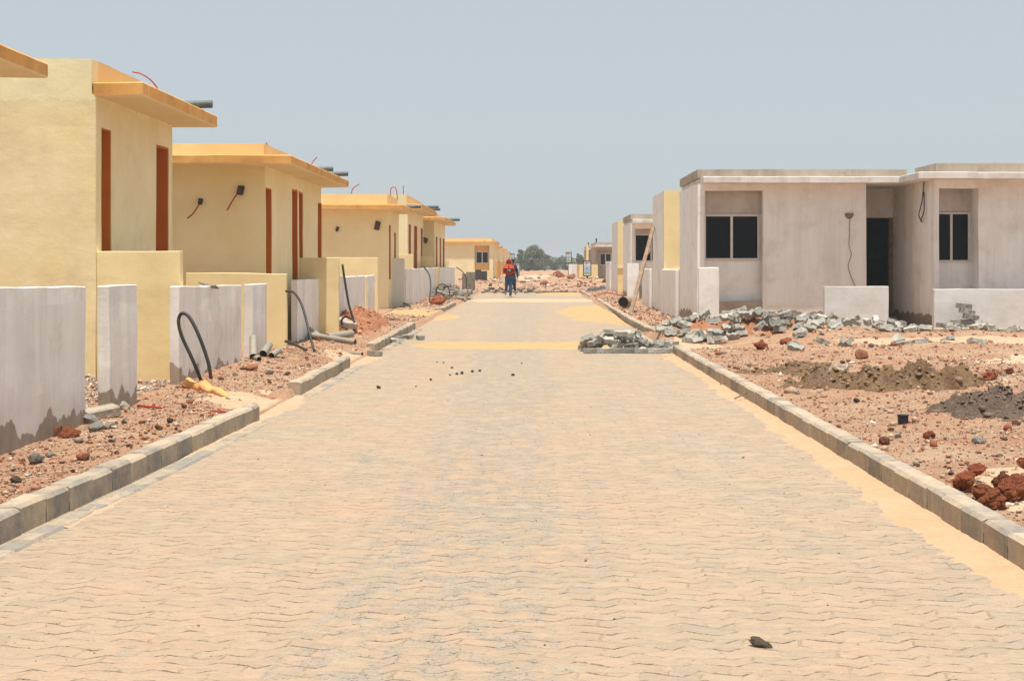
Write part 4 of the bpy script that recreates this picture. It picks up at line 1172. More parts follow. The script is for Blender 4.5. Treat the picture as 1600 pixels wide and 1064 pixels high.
# yellow end-wall house behind the first grey house
def end_house(label, X, Y0, Y1, zt, ridge=True):
    root = tag(empty('house', (X, Y0, 0)), label, 'house', 'grey unfinished houses')
    m = MB(); m.panel((X + .001, Y0, -.3), (1, 0, 0), (0, .2, 0), 6.5, zt + .3, cell=.5); m.build('end_wall', YELW, root, wob=.01)
    m = MB(); m.panel((X, Y0 + .202, -.3), (0, 1, 0), (.2, 0, 0), Y1 - Y0 - .2, zt + .28, cell=.5)
    m.panel((X + .2, Y1 - .2, -.3), (1, 0, 0), (0, .2, 0), 6.2, zt + .28, cell=1)
    m.build('wall', WHITE2, root, wob=.012)
    m = MB(); m.panel((X + .22, Y0 + .22, zt - .3), (1, 0, 0), (0, Y1 - Y0 - .45, 0), 6.0, .12, cell=1); m.build('roof', RAWC, root)
    m = MB(); m.panel((X - .01, Y0 - .05, 1.30), (1, 0, 0), (0, .05, 0), .5, .045, cell=.5); m.build('sill', TRIM, root)
    return root
R2 = end_house('half-hidden house showing a yellow end wall behind the grey house', 3.71, 39.4, 43.0, 3.55)
R3 = grey_house('second grey house with dark window, beyond the leaning plank', 3.71, 52.6, 52, full=False, zs=3.0, zp=3.34, Xend=12, Yb=57)
R4 = end_house('narrow yellow end wall of the house behind the second grey house', 3.71, 60.4, 64.7, 3.33)
# first far grey house with window, and its neighbour
Y5 = 114.0; s5 = 2200 / Y5
def x5(px): return (px - 830) / s5
def far_grey(label, xa, xb, Y, zt, win, L=9):
    root = tag(empty('house', (xa, Y, 0)), label, 'house', 'grey unfinished houses')
    m = MB(); bz = (win[0] - .3, xb - .1)
    m.panel((xa, Y, -.3), (1, 0, 0), (0, .3, 0), xb - xa, zt - .35 + .3, [(bz[0] - xa, bz[1] - xa, .5, zt - .6 + .3)], cell=.8)
    m.panel((xa, Y + .3, -.3), (0, 1, 0), (.3, 0, 0), L - .3, zt - .05, cell=1.5)
    m.build('wall', RAWC, root, wob=.015)
    m = MB(); m.panel((xa - .05, Y - .3, zt - .35), (1, 0, 0), (0, L, 0), xb - xa, .16, cell=1); m.build('roof', TRIM, root, wob=.012)
    m = MB(); m.panel((xa + .02, Y - .02, zt - .192), (1, 0, 0), (0, L - .5, 0), xb - xa, .2, cell=1); m.build('parapet', RAWC, root, wob=.012)
    m = MB(); m.panel((bz[0] - .1, Y + .6, 0), (1, 0, 0), (0, .1, 0), bz[1] - bz[0] + .2, zt - .4, [(.4, .4 + win[1] - win[0], win[2], win[3])], cell=.8); m.build('window_bay', RAWC, root)
    window_in(root, win[0], win[1], Y + .58, win[2], win[3], fr=.07)
    m = MB(); m.tube([(xa + .1, Y + .3, zt), (xa + .1, Y + .3, zt + .35)], .06, 8); m.build('rebar_stub', WIRE, root)
    return root
far_grey('far raw concrete house with a white framed window', x5(930), x5(980), Y5, 3.2, (x5(937.5), x5(956), 1.35, 2.35))
far_grey('farthest grey house showing a yellow edge beside the raw concrete one', x5(918) * 1.2, x5(945) * 1.2, 137, 3.2, (x5(926) * 1.2, x5(934) * 1.2, 1.2, 2.2))
m = low_wall('tall narrow yellow pillar of the farthest grey house', x5(916) * 1.19, x5(919.5) * 1.19, 135.5, 135.9, 0, 3.3, YELW, name='fence_pier', kind_cat='pier', cell=1)
low_wall('far white low wall under the sign on the right', x5(888), x5(901), 113, 113.2, -.1, 1.45, WHITE2, name='low_wall', cell=.5)
low_wall('narrow orange pier at the end of the far white low wall', x5(901.3), x5(904), 112.9, 113.15, -.1, 1.4, ORFENCE, name='fence_pier', kind_cat='pier', cell=.5)
low_wall('far yellow low wall behind the kerbside sign', x5(904.3), x5(933), 112.8, 113.0, -.1, 1.42, YELW, name='low_wall', cell=.5)
low_wall('short orange wall before the raw concrete house', x5(947), x5(951), 108, 108.3, -.1, 1.2, ORFENCE, name='stub_wall', cell=.5)

# ------------------------------------------------------------------ paving blocks
def block_mesh(mat, name):
    n = 2; L, W, H = .225, .1125, .08
    a = .022
    xs_ = [-L / 2, -L / 4, 0, L / 4, L / 2]
    top = [(x, W / 2 + (a if i % 2 else -a) * .5) for i, x in enumerate(xs_)]
    bot = [(x, -W / 2 + (a if i % 2 else -a) * .5) for i, x in enumerate(xs_)][::-1]
    ol = top[::-1] + bot[::-1]
    c = .005
    bm = bmesh.new()
    rings = []
    for z, k in ((-H / 2, .97), (-H / 2 + c, 1), (H / 2 - c, 1), (H / 2, .96)):
        rings.append([bm.verts.new((x * k, y * k, z)) for x, y in ol])
    N = len(ol)
    for r0, r1 in zip(rings, rings[1:]):
        for k in range(N): bm.faces.new((r0[k], r0[(k + 1) % N], r1[(k + 1) % N], r1[k]))
    bm.faces.new(rings[0][::-1]); bm.faces.new(rings[-1])
    bmesh.ops.recalc_face_normals(bm, faces=bm.faces[:])
    me = bpy.data.meshes.new(name); bm.to_mesh(me); bm.free()
    me.materials.append(mat)
    return me
BM_, BMD = block_mesh(BLOCK, 'paving_block'), block_mesh(BLOCKD, 'paving_block_dark')
def block(x, y, z, rot, label, group, me=BM_, s=1.0):
    o = bpy.data.objects.new('paving_block', me); COL.objects.link(o)
    o.location = (x, y, z); o.rotation_euler = rot; o.scale = (s, s, s)
    return tag(o, label, 'paving block', group)
ru = random.uniform
def heap(n, cx, cy, rx, ry, h, label, group, me=BM_, s=1.0, base=None):
    for i in range(n):
        a = ru(0, 6.28); r = math.sqrt(random.random())
        x, y = cx + rx * r * math.cos(a), cy + ry * r * math.sin(a)
        z = (gz(x, y) if base is None else base) + .04 * s + h * max(0, 1 - r * r) * random.random()
        block(x, y, z, (ru(-.7, .7) if random.random() < .6 else ru(-1.6, 1.6), ru(-.5, .5), ru(0, 6.28)), label, group, me, s)
heap(105, 4.1, 26.9, 1.75, 1.05, .26, 'loose grey zigzag paving block in the big heap before the grey house window', 'paving blocks heaped before the grey house', s=1.05)
heap(46, 6.3, 27.5, 1.5, .8, .16, 'loose grey paving block in the heap trailing past the short white low wall', 'paving blocks trailing past the white low wall', s=1.02)
heap(8, 2.95, 27.3, .25, .4, .12, 'grey paving block tipped over the curved kerb corner', 'paving blocks on the curved kerb', s=1.1)
heap(20, 8.3, 27.3, 1.4, .6, .12, 'grey paving block lying in the line before the projecting wing', 'paving blocks before the projecting wing', s=1.1)
heap(12, 10.2, 26.6, 1.3, 1.2, .05, 'single grey paving block strewn on sandy earth below the long white low wall', 'paving blocks strewn on the sand', s=1.1)
heap(14, 6.5, 22.6, 3.2, 2.0, .02, 'half-buried grey paving block on the open plot', 'paving blocks half buried in the plot', s=1.05)
# heap left on the road by the side street: a squared front row and tumbled blocks behind
for i in range(7):
    block(.98 + i * .215 + ru(-.01, .01), 23.55 + ru(-.03, .03), .045, (0, 0, ru(-.06, .06)),
          'grey paving block laid flat in the front row of the stack on the road', 'front row of the paver stack on the road')
for i in range(46):
    x = .9 + 1.5 * random.random(); y = 23.75 + .8 * random.random()
    hh = .30 * max(0, 1 - abs(x - 1.45) / 1.2)
    block(x, y, .05 + hh * random.random(), (ru(-.5, .5) if i % 3 else ru(-1.5, 1.5), ru(-.5, .5), ru(0, 6.28)), 'grey paving block tumbled behind the front row of the road stack', 'tumbled paving blocks on the road')
for (px, py) in ((913, 547), (1046, 549), (1050, 540)):
    x, y = PX(px, py); block(x, y, .04, (0, 0, ru(0, 3)), 'grey paving block dropped flat at the end of the road stack', 'tumbled paving blocks on the road')
# tilted tower of blocks before the projecting wing's low wall
for (dx, dy, dz, rz, ty) in ((-.20, 0, .05, .05, 0), (.06, -.02, .05, -.1, .05), (-.14, .02, .16, .1, .04), (.10, .0, .16, .0, -.06), (.10, -.02, .27, .15, .16), (.03, 0, .38, .1, .22), (-.03, .02, .49, .2, .1)):
    block(8.85 + dx, 28.7 + dy, gz(8.85, 28.7) + dz, (.05, ty, rz), 'grey paving block in the leaning tower against the long white low wall', 'leaning tower of paving blocks', s=1.3)
# on the left road edge
for (px, py) in ((612, 536), (620, 533), (637, 530), (656, 531), (585, 557), (622, 537)):
    x, y = PX(px, py); block(x, y, .05, (ru(-.15, .15), ru(-.1, .1), ru(0, 3)), 'grey paving block dropped at the end of the third left kerb', 'paving blocks by the third left kerb')
# far left heap and the line across the end of the road
heap(34, -3.25, 57.5, .75, 4.0, .3, 'grey-brown paving block in the untidy heap by the far left fence', 'paving blocks heaped by the far left fence', BMD, 1.35)
for i in range(24):
    block(-2.4 + i * .18 + ru(-.05, .05), 71.5 + ru(-.4, .4), .06 + .09 * (i % 3 if i < 16 else 0), (ru(-.5, .5), ru(-.3, .3), ru(0, 3)),
          'grey paving block in the low barrier across the end of the road', 'paving blocks across the end of the road', BMD, 1.3)
# squared stacks: one grey-brown at the left fence, darker one below the orange window
mass = MB()
def into_mass(x, y, z, rz, s, mi):
    me_ = BM_
    M = Matrix.Translation((x, y, z)) @ Euler(rz).to_matrix().to_4x4() @ Matrix.Scale(s, 4)
    mass.add([M @ v.co for v in me_.vertices], [tuple(p_.vertices) for p_ in me_.polygons], mi)
def stack(cx, cy, nx, ny, nz_, label, group, me, s, z0):
    for k in range(nz_):
        for i in range(nx):
            for j in range(ny):
                if 0 < i < nx - 1 and 0 < j < ny - 1 and k < nz_ - 1: continue
                if k == nz_ - 1 and random.random() < .35: continue
                into_mass(cx + (i - nx / 2) * .2 * s + ru(-.01, .01), cy + (j - ny / 2) * .115 * s, z0 + .04 * s + k * .083 * s, (0, 0, ru(-.05, .05)), s, me)
stack(-3.05, 71.0, 3, 2, 12, None, None, 0, 1.05, .03)          # tall grey-brown stack beside the far left fence
stack(x6(758), Y6 - 6, 4, 1, 10, None, None, 1, 1.15, .05)        # black stack below the orange window bay
for _i in range(40):
    _x, _y = -3.2 + ru(-.75, .75), 60 + ru(-5, 5)
    into_mass(_x, _y, gz(_x, _y) + ru(.03, .2), (ru(-.7, .7), ru(-.5, .5), ru(0, 6)), 1.3, 0)
tag(mass.build('paving_blocks', [BLOCKD, simple('near_black_block', (.035, .028, .025), .9, .3)]), kind='stuff')  # second stack gets a near-black block colour

# ------------------------------------------------------------------ hoses, pipes, litter on the left
HG = 'black hoses standing out of the verge'
def P3(px, py, Y):
    return ((px - 830) * Y / 2200, Y, 1.5 - (py - 412) * Y / 2200)
hose('black_hose', [P3(314, 594, 15.6), P3(300, 560, 15.6), P3(284, 525, 15.6), P3(279, 502, 15.6), P3(284, 490, 15.6), P3(296, 496, 15.55), P3(311, 525, 15.5), P3(325, 565, 15.5), P3(330, 592, 15.5)],
     .020, HOSE, 'black hose bent in a tall loop before the white fence wall', 'hose', HG)
hose('black_hose', [P3(447, 455, 22.0), P3(460, 458, 21.8), P3(472, 478, 21.6), P3(482, 515, 21.3), P3(491, 549, 21.0)], .019, HOSE, 'black hose curving down from the yellow partition wall edge to the verge', 'hose', HG)
hose('black_hose', [P3(446, 533, 21.6), P3(460, 538, 21.4), P3(478, 547, 21.0)], .022, HOSE, 'short black hose lying low beside the yellow partition wall foot', 'hose', HG)
hose('black_hose', [P3(535, 413, 26.5), P3(539, 440, 26.5), P3(545, 475, 26.5), P3(553, 502, 26.5)], .021, HOSE, 'straight black rod-like hose leaning before the long streaky fence', 'hose', HG)
hose('black_hose', [P3(535, 508, 26.7), P3(534, 500, 26.7), P3(540, 495, 26.6), P3(549, 498, 26.5), P3(554, 503, 26.4)], .02, HOSE, 'small black hose hoop at the foot of the long streaky fence', 'hose', HG)
hose('black_hose', [P3(662, 417, 50), P3(670, 428, 49.5), P3(673, 445, 49), P3(671, 470, 48.5)], .026, HOSE, 'tall bent black hose before the far white fence', 'hose', HG)
hose('black_hose', [P3(682, 461, 51), P3(683, 449, 51), P3(691, 444, 51), P3(700, 449, 51), P3(703, 460, 51)], .021, HOSE, 'black hose hoop half sunk in the far heap of blocks', 'hose', HG)
hose('black_hose', [P3(713, 418, 62), P3(722, 424, 62), P3(729, 436, 62), P3(728, 450, 62)], .021, HOSE, 'black hose arching down beside the square block stack', 'hose', HG)
hose('black_hose', [P3(630, 474, 44.2), P3(638, 476, 43.6), P3(643, 482, 43)], .026, HOSE, 'short black hose end at the foot of the tall white wall', 'hose', HG)

def pipe(label, a, b, r, group='pale drain pipes on the verge', mat=PVC):
    root = tag(empty('drain_pipe', a), label, 'pipe', group)
    a, b = Vector(a), Vector(b)
    m = MB(); m.tube([a, a + (b - a) * .5, b], r, 14, caps=False); m.tube([a, b], r * .9, 14, caps=False)
    d = (b - a).normalized()
    o = m.build('pipe_wall', mat, root, smooth=True)
    m = MB(); m.tube([a + d * .04, a + d * .05], r * .9, 14); m.build('bore', PIPEIN, root)
    return root
def lay(px, py, dx, dy, dz, L, r, label, up=0.0, mat=PVC):
    x, y = PX(px, py, .12); z = gz(x, y) + r * .8 + up
    v = Vector((dx, dy, dz)).normalized() * L
    pipe(label, (x, y, z), (x + v.x, y + v.y, z + v.z), r, mat=mat)
lay(396, 566, -.1, .5, .38, .42, .055, 'white pipe stub tilted upward by the short pier')
lay(411, 562, .05, .6, .2, .35, .055, 'brownish open pipe stub next to the tilted white one')
lay(405, 567, -.3, .5, .05, .3, .035, 'thin pipe end between the two upright stubs')
lay(424, 563, .1, .5, .1, .3, .045, 'pipe stub farthest from the pier foot in that cluster')
lay(498, 534, -.35, .8, .12, .7, .07, 'thick pale pipe with dark mouth, road-side of the black hose')
lay(512, 535, .45, .6, .06, .6, .07, 'thick pale pipe with round mouth lying toward the red earth')
lay(555, 536, -.9, .35, .12, .9, .05, 'slimmer grey pipe angled back to the fence foot')
lay(566, 544, -.9, .5, .05, 1.0, .035, 'thin long grey pipe with a red-brown plug end')
lay(478, 525, -.6, .6, .02, .4, .045, 'dark mouthed pipe half hidden behind the hose')
for (px, py, sx, lab) in ((545, 518, .3, 'grey broken block with a flat face resting on the red earth'), (535, 516, .22, 'tan concrete lump resting on the red earth')):
    x, y = PX(px, py, .2); m = MB(); m.rbox((0, 0, 0), (sx, .2, .12), (.2, .1, .5)); o = m.build('concrete_chunk', GREYR, wob=.02, wscale=8, bevel=.015)
    o.location = (x, y, gz(x, y) + .18); tag(o, lab, 'rubble chunk')
# dark grey fines and pale slabs
m = MB(); m.rbox((0, 0, 0), (.34, .2, .09), (.1, -.15, .7)); o = m.build('concrete_chunk', PALER, wob=.02, wscale=7, bevel=.015); x, y = PX(157, 650, .08); o.location = (x, y, gz(x, y) + .05)
tag(o, 'flat white-edged concrete slab between first wall and pier', 'rubble chunk')

# yellow rag
def rag():
    x0, y0 = PX(285, 602, .13); x1, y1 = PX(360, 612, .13)
    n, k = 40, 14
    V = []; F = []
    for i in range(n + 1):
        s = i / n
        cx, cy = x0 + (x1 - x0) * s, y0 + (y1 - y0) * s + .06 * math.sin(s * 5)
        r = .055 * (0.55 + .75 * math.sin(math.pi * min(1, s * 1.02)) ** .5) * (1 + .25 * math.sin(s * 17)) * (1 - .45 * s * s)
        for j in range(k):
            a = 2 * math.pi * j / k
            w = 1 + .30 * mnoise.noise(Vector((s * 9, math.cos(a) * 1.6, math.sin(a) * 1.6))) + .18 * mnoise.noise(Vector((s * 22, math.cos(a) * 4, math.sin(a) * 4)))
            V.append((cx + math.cos(a) * r * .3 * w, cy + math.cos(a) * r * 1.7 * w, gz(cx, cy) + r * .45 + math.sin(a) * r * w))
    for i in range(n):
        for j in range(k):
            F.append((i * k + j, i * k + (j + 1) % k, (i + 1) * k + (j + 1) % k, (i + 1) * k + j))
    F.append(tuple(range(k))); F.append(tuple(range(n * k, n * k + k)))
    m = MB(); m.add(V, F)
    o = m.build('rag', RAG, smooth=True)
    tag(o, 'crumpled yellow-orange cloth rag on the verge under the hose loop', 'rag')
rag()
RG = 'red conduit scraps on the verge'
for (pts, r, lab) in (([(215, 630), (232, 632), (252, 634)], .011, 'thick red conduit scrap before the white pier'), ([(332, 640), (345, 641), (357, 643)], .009, 'thin red conduit scrap by the kerb near the rag'),
                    ([(447, 528), (470, 530), (490, 532), (500, 537)], .014, 'long red conduit lying behind the black hose'),
                    ([(930, 464), (945, 462), (960, 463), (985, 466)], .02, 'red tape tangled on the verge across the road')):
    P_ = []
    for px, py in pts:
        x, y = PX(px, py, .12); P_.append((x, y, gz(x, y) + r + .012))
    hose('conduit', P_, r, REDW, lab, 'conduit', RG)
# bird-nest like debris on the second fence top
o = rock('debris_clump', 'grey', -4.05, 17.6, .05, 'small clump of dry mortar on top of the white fence wall', z=1.21, cat='debris'); o.scale = (.05, .16, .03)

# ------------------------------------------------------------------ right: plank, pipe, bucket, twig
m = MB(); a, b = Vector(P3(985, 483, 39.5)), Vector(P3(1029, 354, 42.9))
a.z = gz(a.x, a.y)
b = Vector((3.66, 42.2, 2.6))
d = (b - a); L = d.length
m.box(-.055, .055, -.03, .03, 0, L)
m.rbox((.01, -.05, L * .45), (.13, .05, .5), (0, .05, 0)); m.rbox((-.02, -.045, L * .72), (.11, .04, .25), (0, -.08, 0))
pl = m.build('plank', WOOD, wob=.02, wscale=1.5, bevel=.006)
pl.location = a; pl.rotation_euler = d.to_track_quat('Z', 'Y').to_euler()
tag(pl, 'weathered wooden plank leaning against the whitewashed side wall', 'plank')
x, y = PX(974, 482, .12)
pipe('short wide pipe with dark open mouth lying beside the plank', (x, y, gz(x, y) + .2), (x + .2, y + .5, gz(x + .2, y + .5) + .2), .17, group=None, mat=simple("brown_pipe", (.30, .23, .16), .8))
x, y = PX(1411, 657, .12)
root = tag(empty('black_bucket', (x, y, gz(x, y))), 'small black plastic tub standing alone on the gravel', 'tub')
m = MB(); m.tube([(x, y, gz(x, y) - .02), (x, y, gz(x, y) + .075)], .044, 14, r2=.048, caps=True); m.build('tub_body', BLACKP, root)
m = MB(); m.tube([(x, y, gz(x, y) + .072), (x, y, gz(x, y) + .08)], .052, 14, caps=True); m.build('rim', BLACKP, root)
x0, y0 = PX(1148, 627); hose('twig', [(x0, y0, .03), (x0 + .12, y0 + .12, .07), (x0 + .2, y0 + .3, .085), (x0 + .29, y0 + .32, .07)], .009, CARD, 'thin dry twig lying on the sand beside the kerb', 'twig')
x0, y0 = PX(1130, 604); hose('twig', [(x0 - .04, y0, .03), (x0 + .06, y0 + .03, .05), (x0 + .13, y0 - .02, .04)], .008, CARD, 'short thick scrap of wood on the sand beside the kerb', 'twig')
TIN = simple("black_sheeting", (.05, .052, .055), .5, .4, 4)
for (px, py, w_) in ((940, 452, .32), (930, 455, .26), (922, 453, .22)):
    x, y = PX(px, py, .15); z = gz(x, y)
    V = []; F = []; n = 12
    for i in range(n + 1):
        for j in range(n + 1):
            u_, v_ = i / n - .5, j / n - .5
            V.append((x + u_ * w_ * 2, y + v_ * 2.0, z - .02 + .3 * max(0, .5 - (u_ * u_ + v_ * v_) * 2) + .12 * mnoise.noise(Vector((u_ * 6 + px, v_ * 6, 0)))))
    for i in range(n):
        for j in range(n): F.append((i * (n + 1) + j, (i + 1) * (n + 1) + j, (i + 1) * (n + 1) + j + 1, i * (n + 1) + j + 1))
    m = MB(); m.add(V, F); o = m.build('plastic_sheet', TIN, smooth=True); sd_ = o.modifiers.new('s', 'SOLIDIFY'); sd_.thickness = .01
    tag(o, {940: 'crumpled dark plastic sheet, widest of three, by the far right kerb', 930: 'crumpled dark plastic sheet between two others by the far right kerb', 922: 'crumpled dark plastic sheet lying road-side of the other two'}[px], 'plastic sheet', 'plastic sheets by the far kerb')

# ------------------------------------------------------------------ signs
SFR = simple("dark_sign_frame", (.03, .02, .018), .6)
SW_, SB_, SG_, SY_, SR_, SD_ = (simple(n_, c_, .6, .05, 6, bumpy=0) for n_, c_ in (("sign_white", (.72, .72, .72)), ("sign_blue", (.42, .55, .66)), ("sign_green", (.2, .36, .16)), ("sign_yellow", (.66, .6, .32)), ("sign_red", (.45, .08, .06)), ("sign_dark", (.06, .06, .08))))
def sign(label, x, y, zb, w, h, post=True, zg=0.0):
    root = tag(empty('sign_board', (x, y, zg)), label, 'sign', 'framed sign boards')
    f = .07 * w / .7
    m = MB(); m.box(x - w / 2, x - w / 2 + f, y, y + .09, zb, zb + h); m.box(x + w / 2 - f, x + w / 2, y, y + .09, zb, zb + h)
    m.box(x - w / 2 + f, x + w / 2 - f, y + .003, y + .087, zb, zb + f); m.box(x - w / 2 + f, x + w / 2 - f, y + .003, y + .087, zb + h - f, zb + h)
    m.build('frame', SFR, root)
    m = MB(); m.box(x - w / 2 + f * .5, x + w / 2 - f * .5, y + .03, y + .06, zb + f * .5, zb + h - f * .5)
    pn = m.build('sign_panel', SW_, root)
    m = MB(); q = y + .024
    def r(u0, u1, v0, v1, mi): m.box(x - w / 2 + w * u0, x - w / 2 + w * u1, q - .002 * mi, q + .008, zb + h * v0, zb + h * v1, mi)
    r(.12, .88, .30, .68, 0); r(.12, .88, .07, .16, 1); r(.12, .88, .165, .23, 2); r(.28, .40, .78, .87, 3); r(.42, .54, .80, .86, 4); r(.68, .74, .80, .88, 3)
    r(.36, .44, .44, .52, 4); r(.50, .58, .45, .54, 4); r(.3, .42, .24, .28, 4); r(.5, .66, .25, .3, 2)
    m.build('sign_artwork', [SB_, SY_, SG_, SR_, SD_], root)
    m = MB(); m.tube([(x, y + .045, zg - .2), (x, y + .045, zb + .02)], .06, 8); m.build('post', SFR, root)
    return root
def sg(label, px0, px1, py0, py1, Y, zg):
    s = 2200 / Y
    sign(label, ((px0 + px1) / 2 - 830) / s, Y, 1.5 - (py1 - 412) / s, (px1 - px0) / s, (py1 - py0) / s, zg=zg)
sg('framed pale blue sign on a post, standing before the far yellow low wall', 911, 924, 407, 432, 104, gz(4.2, 104))
sg('framed sign rising from behind the far white low wall', 884, 893.3, 394, 411, 125, gz(3.2, 125))
sg('framed sign beside the far left row, above the walkers', 796.3, 804, 396, 410, 128, gz(-1.7, 128))
sg('white sign board with red top, low on the left beyond the walkers', 806, 812, 411, 433, 122, gz(-1.2, 122))

# ------------------------------------------------------------------ trees
def tree(label, x, y, h, w, n, seed, mat, trunk_h=.3, clumps=9):
    rnd = random.Random(seed)
    root = tag(empty('tree', (x, y, 0)), label, 'tree', 'trees beyond the houses')
    z0 = gz(x, y) - .1
    m = MB()
    top = (x + rnd.uniform(-.2, .2), y, z0 + h * .6)
    m.tube(spline([(x, y, z0), (x + .1, y, z0 + h * .3), top], 4), h * .035, 8, r2=h * .015)
    cl = []
    for i in range(clumps):
        a = rnd.uniform(0, 6.28); rr = w * .5 * math.sqrt(rnd.random()) * .8
        zt_ = .88 - .45 * (rr / (w * .5)) ** 2
        c = Vector((x + rr * math.cos(a), y + rr * math.sin(a), z0 + h * rnd.uniform(trunk_h, zt_)))
        if i % 3 == 0: c.z = z0 + h * zt_
        cl.append((c, rnd.uniform(.15, .24) * min(w, h * 1.4) * rnd.uniform(.7, 1.1)))
        m.tube(spline([(x, y, z0 + h * .25), ((x + c.x) / 2, (y + c.y) / 2, z0 + h * .4), tuple(c)], 3), h * .014, 6, r2=h * .005)
    m.build('trunk', BARK, root, smooth=True)
    V = np.zeros((n, 4, 3)); 
    r2 = np.random.default_rng(seed)
    for i in range(n):
        c, r = cl[i % len(cl)]
        d = r2.normal(size=3); d /= np.linalg.norm(d)
        q = np.array(c) + d * r * r2.random() ** .45 * np.array([1.15, 1.15, .85])
        u = r2.normal(size=3); u /= np.linalg.norm(u); v = np.cross(u, r2.normal(size=3)); v /= np.linalg.norm(v)
        s = r2.uniform(.5, 1.1) * h * .034
        V[i] = [q - u * s - v * s * .3, q + v * s * .5, q + u * s - v * s * .2, q - v * s * .6]
    co = V.reshape(-1, 3)
    me = bpy.data.meshes.new('crown'); me.from_pydata([tuple(c) for c in co], [], [(4 * i, 4 * i + 1, 4 * i + 2, 4 * i + 3) for i in range(n)])
    me.materials.append(mat)
    o = bpy.data.objects.new('crown', me); COL.objects.link(o); o.parent = root; o.matrix_parent_inverse = Matrix.Translation(root.location).inverted()
    return root
TY = 270.0; ts = 2200 / TY
def tx(px, Y=TY): return (px - 830) * Y / 2200
TREES = [(814, 270, 391, 20, 'dusty tree at the road-end with thin top, beside the far left houses', LEAF2), (835, 262, 389, 36, 'broad rounded dusty green tree, tallest beyond the road end', LEAF),
         (852, 275, 400, 18, 'lower bushy tree joined to the broad tree', LEAF2), (868, 285, 404, 24, 'wide low tree in the middle of the far tree line', LEAF2), (882, 290, 407, 20, 'low tree just left of the raised sign', LEAF),
         (905, 250, 398, 13, 'thin feathery tree behind the kerbside sign', LEAF2), (800, 290, 404, 16, 'tree peeping over the far left houses', LEAF2), (912, 262, 405, 12, 'small dark tree beside the feathery one', LEAF),
         (925, 230, 396, 10, 'tree glimpsed behind the farthest grey house', LEAF2), (896, 300, 408, 14, 'low dark bush-like tree under the feathery tree', LEAF)]
for i, (px, Y, top, wpx, lab, mt) in enumerate(TREES):
    h = 1.15 * (1.5 + (412 - top) * Y / 2200)
    tree(lab, tx(px, Y), Y, h, wpx * Y / 2200, 9000 if wpx > 15 else 3500, 20 + i, mt, trunk_h=.1 if wpx > 13 else .45, clumps=22 if wpx > 30 else 13)
# dusty air
hm = bpy.data.materials.new("dusty_air"); hm.use_nodes = True
ht = hm.node_tree; ht.nodes.clear()
hv_ = ht.nodes.new("ShaderNodeVolumePrincipled"); hv_.inputs['Color'].default_value = (.80, .86, .90, 1); hv_.inputs['Density'].default_value = 0.0008
ho_ = ht.nodes.new("ShaderNodeOutputMaterial"); ht.links.new(hv_.outputs[0], ho_.inputs['Volume'])
m = MB(); m.box(-1000, 1000, -40, 1040, -3.0, 9.0)
tag(m.build('haze', hm), kind='stuff')
# far scrub band that reads as one mass
n = 16000
X_ = rng.uniform(-140, 160, n); Y_ = rng.uniform(330, 420, n); Z_ = rng.random(n) ** 1.3 * (0.9 + 2.6 * vnoise(X_ * .09, Y_ * .05, 3) * sstep(75, -5, X_))
u = rng.normal(size=(n, 3)); u /= np.linalg.norm(u, axis=1)[:, None]; v = np.cross(u, rng.normal(size=(n, 3))); v /= np.linalg.norm(v, axis=1)[:, None]
c = np.stack([X_, Y_, Z_], 1); s_ = rng.uniform(.5, 1.1, (n, 1))
co = np.stack([c - u * s_, c + v * s_ * .6, c + u * s_, c - v * s_ * .6], 1).reshape(-1, 3)
me = bpy.data.meshes.new('far_woods'); me.from_pydata([tuple(q) for q in co], [], [(4 * i, 4 * i + 1, 4 * i + 2, 4 * i + 3) for i in range(n)])
me.materials.append(LEAF2)
o = bpy.data.objects.new('far_woods', me); COL.objects.link(o); tag(o, kind='stuff')

# ------------------------------------------------------------------ people
SKIN = simple("dark_skin", (.06, .035, .025), .6, .15)
CLOTHO = simple("orange_red_cloth", (.36, .032, .01), .9, .3, 6, bumpy=.4)
SCARF = simple("orange_scarf", (.46, .07, .014), .9, .35, 12, bumpy=.4)
JEAN = simple("blue_denim", (.025, .075, .17), .9, .45, 7, bumpy=.3)
NAVY = simple("navy_cloth", (.02, .025, .05), .9, .3, 6)
SHOE = simple("white_sandal", (.55, .5, .45), .7, .1)
HAIR = simple("black_hair", (.012, .01, .01), .8, .2, 20)
REDT = simple("dull_red_cloth", (.42, .05, .02), .9, .25, 6)
PHONE = simple("pale_phone", (.5, .45, .42), .4, .1)

def skinned(name, joints, edges, mat, parent, sub=2):
    me = bpy.data.meshes.new(name + '_rig')
    keys = list(joints)
    me.from_pydata([joints[k][0] for k in keys], [(keys.index(a), keys.index(b)) for a, b in edges], [])
    o = bpy.data.objects.new(name + '_rig', me); COL.objects.link(o)
    sk = o.modifiers.new('skin', 'SKIN'); sk.use_smooth_shade = True
    for i, k in enumerate(keys):
        r = joints[k][1]
        d = me.skin_vertices[0].data[i]
        d.radius = (r, r) if not isinstance(r, tuple) else r
        d.use_root = (i == 0)
    ss = o.modifiers.new('sub', 'SUBSURF'); ss.levels = sub; ss.render_levels = sub
    dg = bpy.context.evaluated_depsgraph_get(); dg.update()
    m2 = bpy.data.meshes.new_from_object(o.evaluated_get(dg))
    bpy.data.objects.remove(o)
    m2.materials.clear(); m2.materials.append(mat)
    m2.polygons.foreach_set('use_smooth', [True] * len(m2.polygons))
    r = bpy.data.objects.new(name, m2); COL.objects.link(r)
    r.parent = parent
    return r

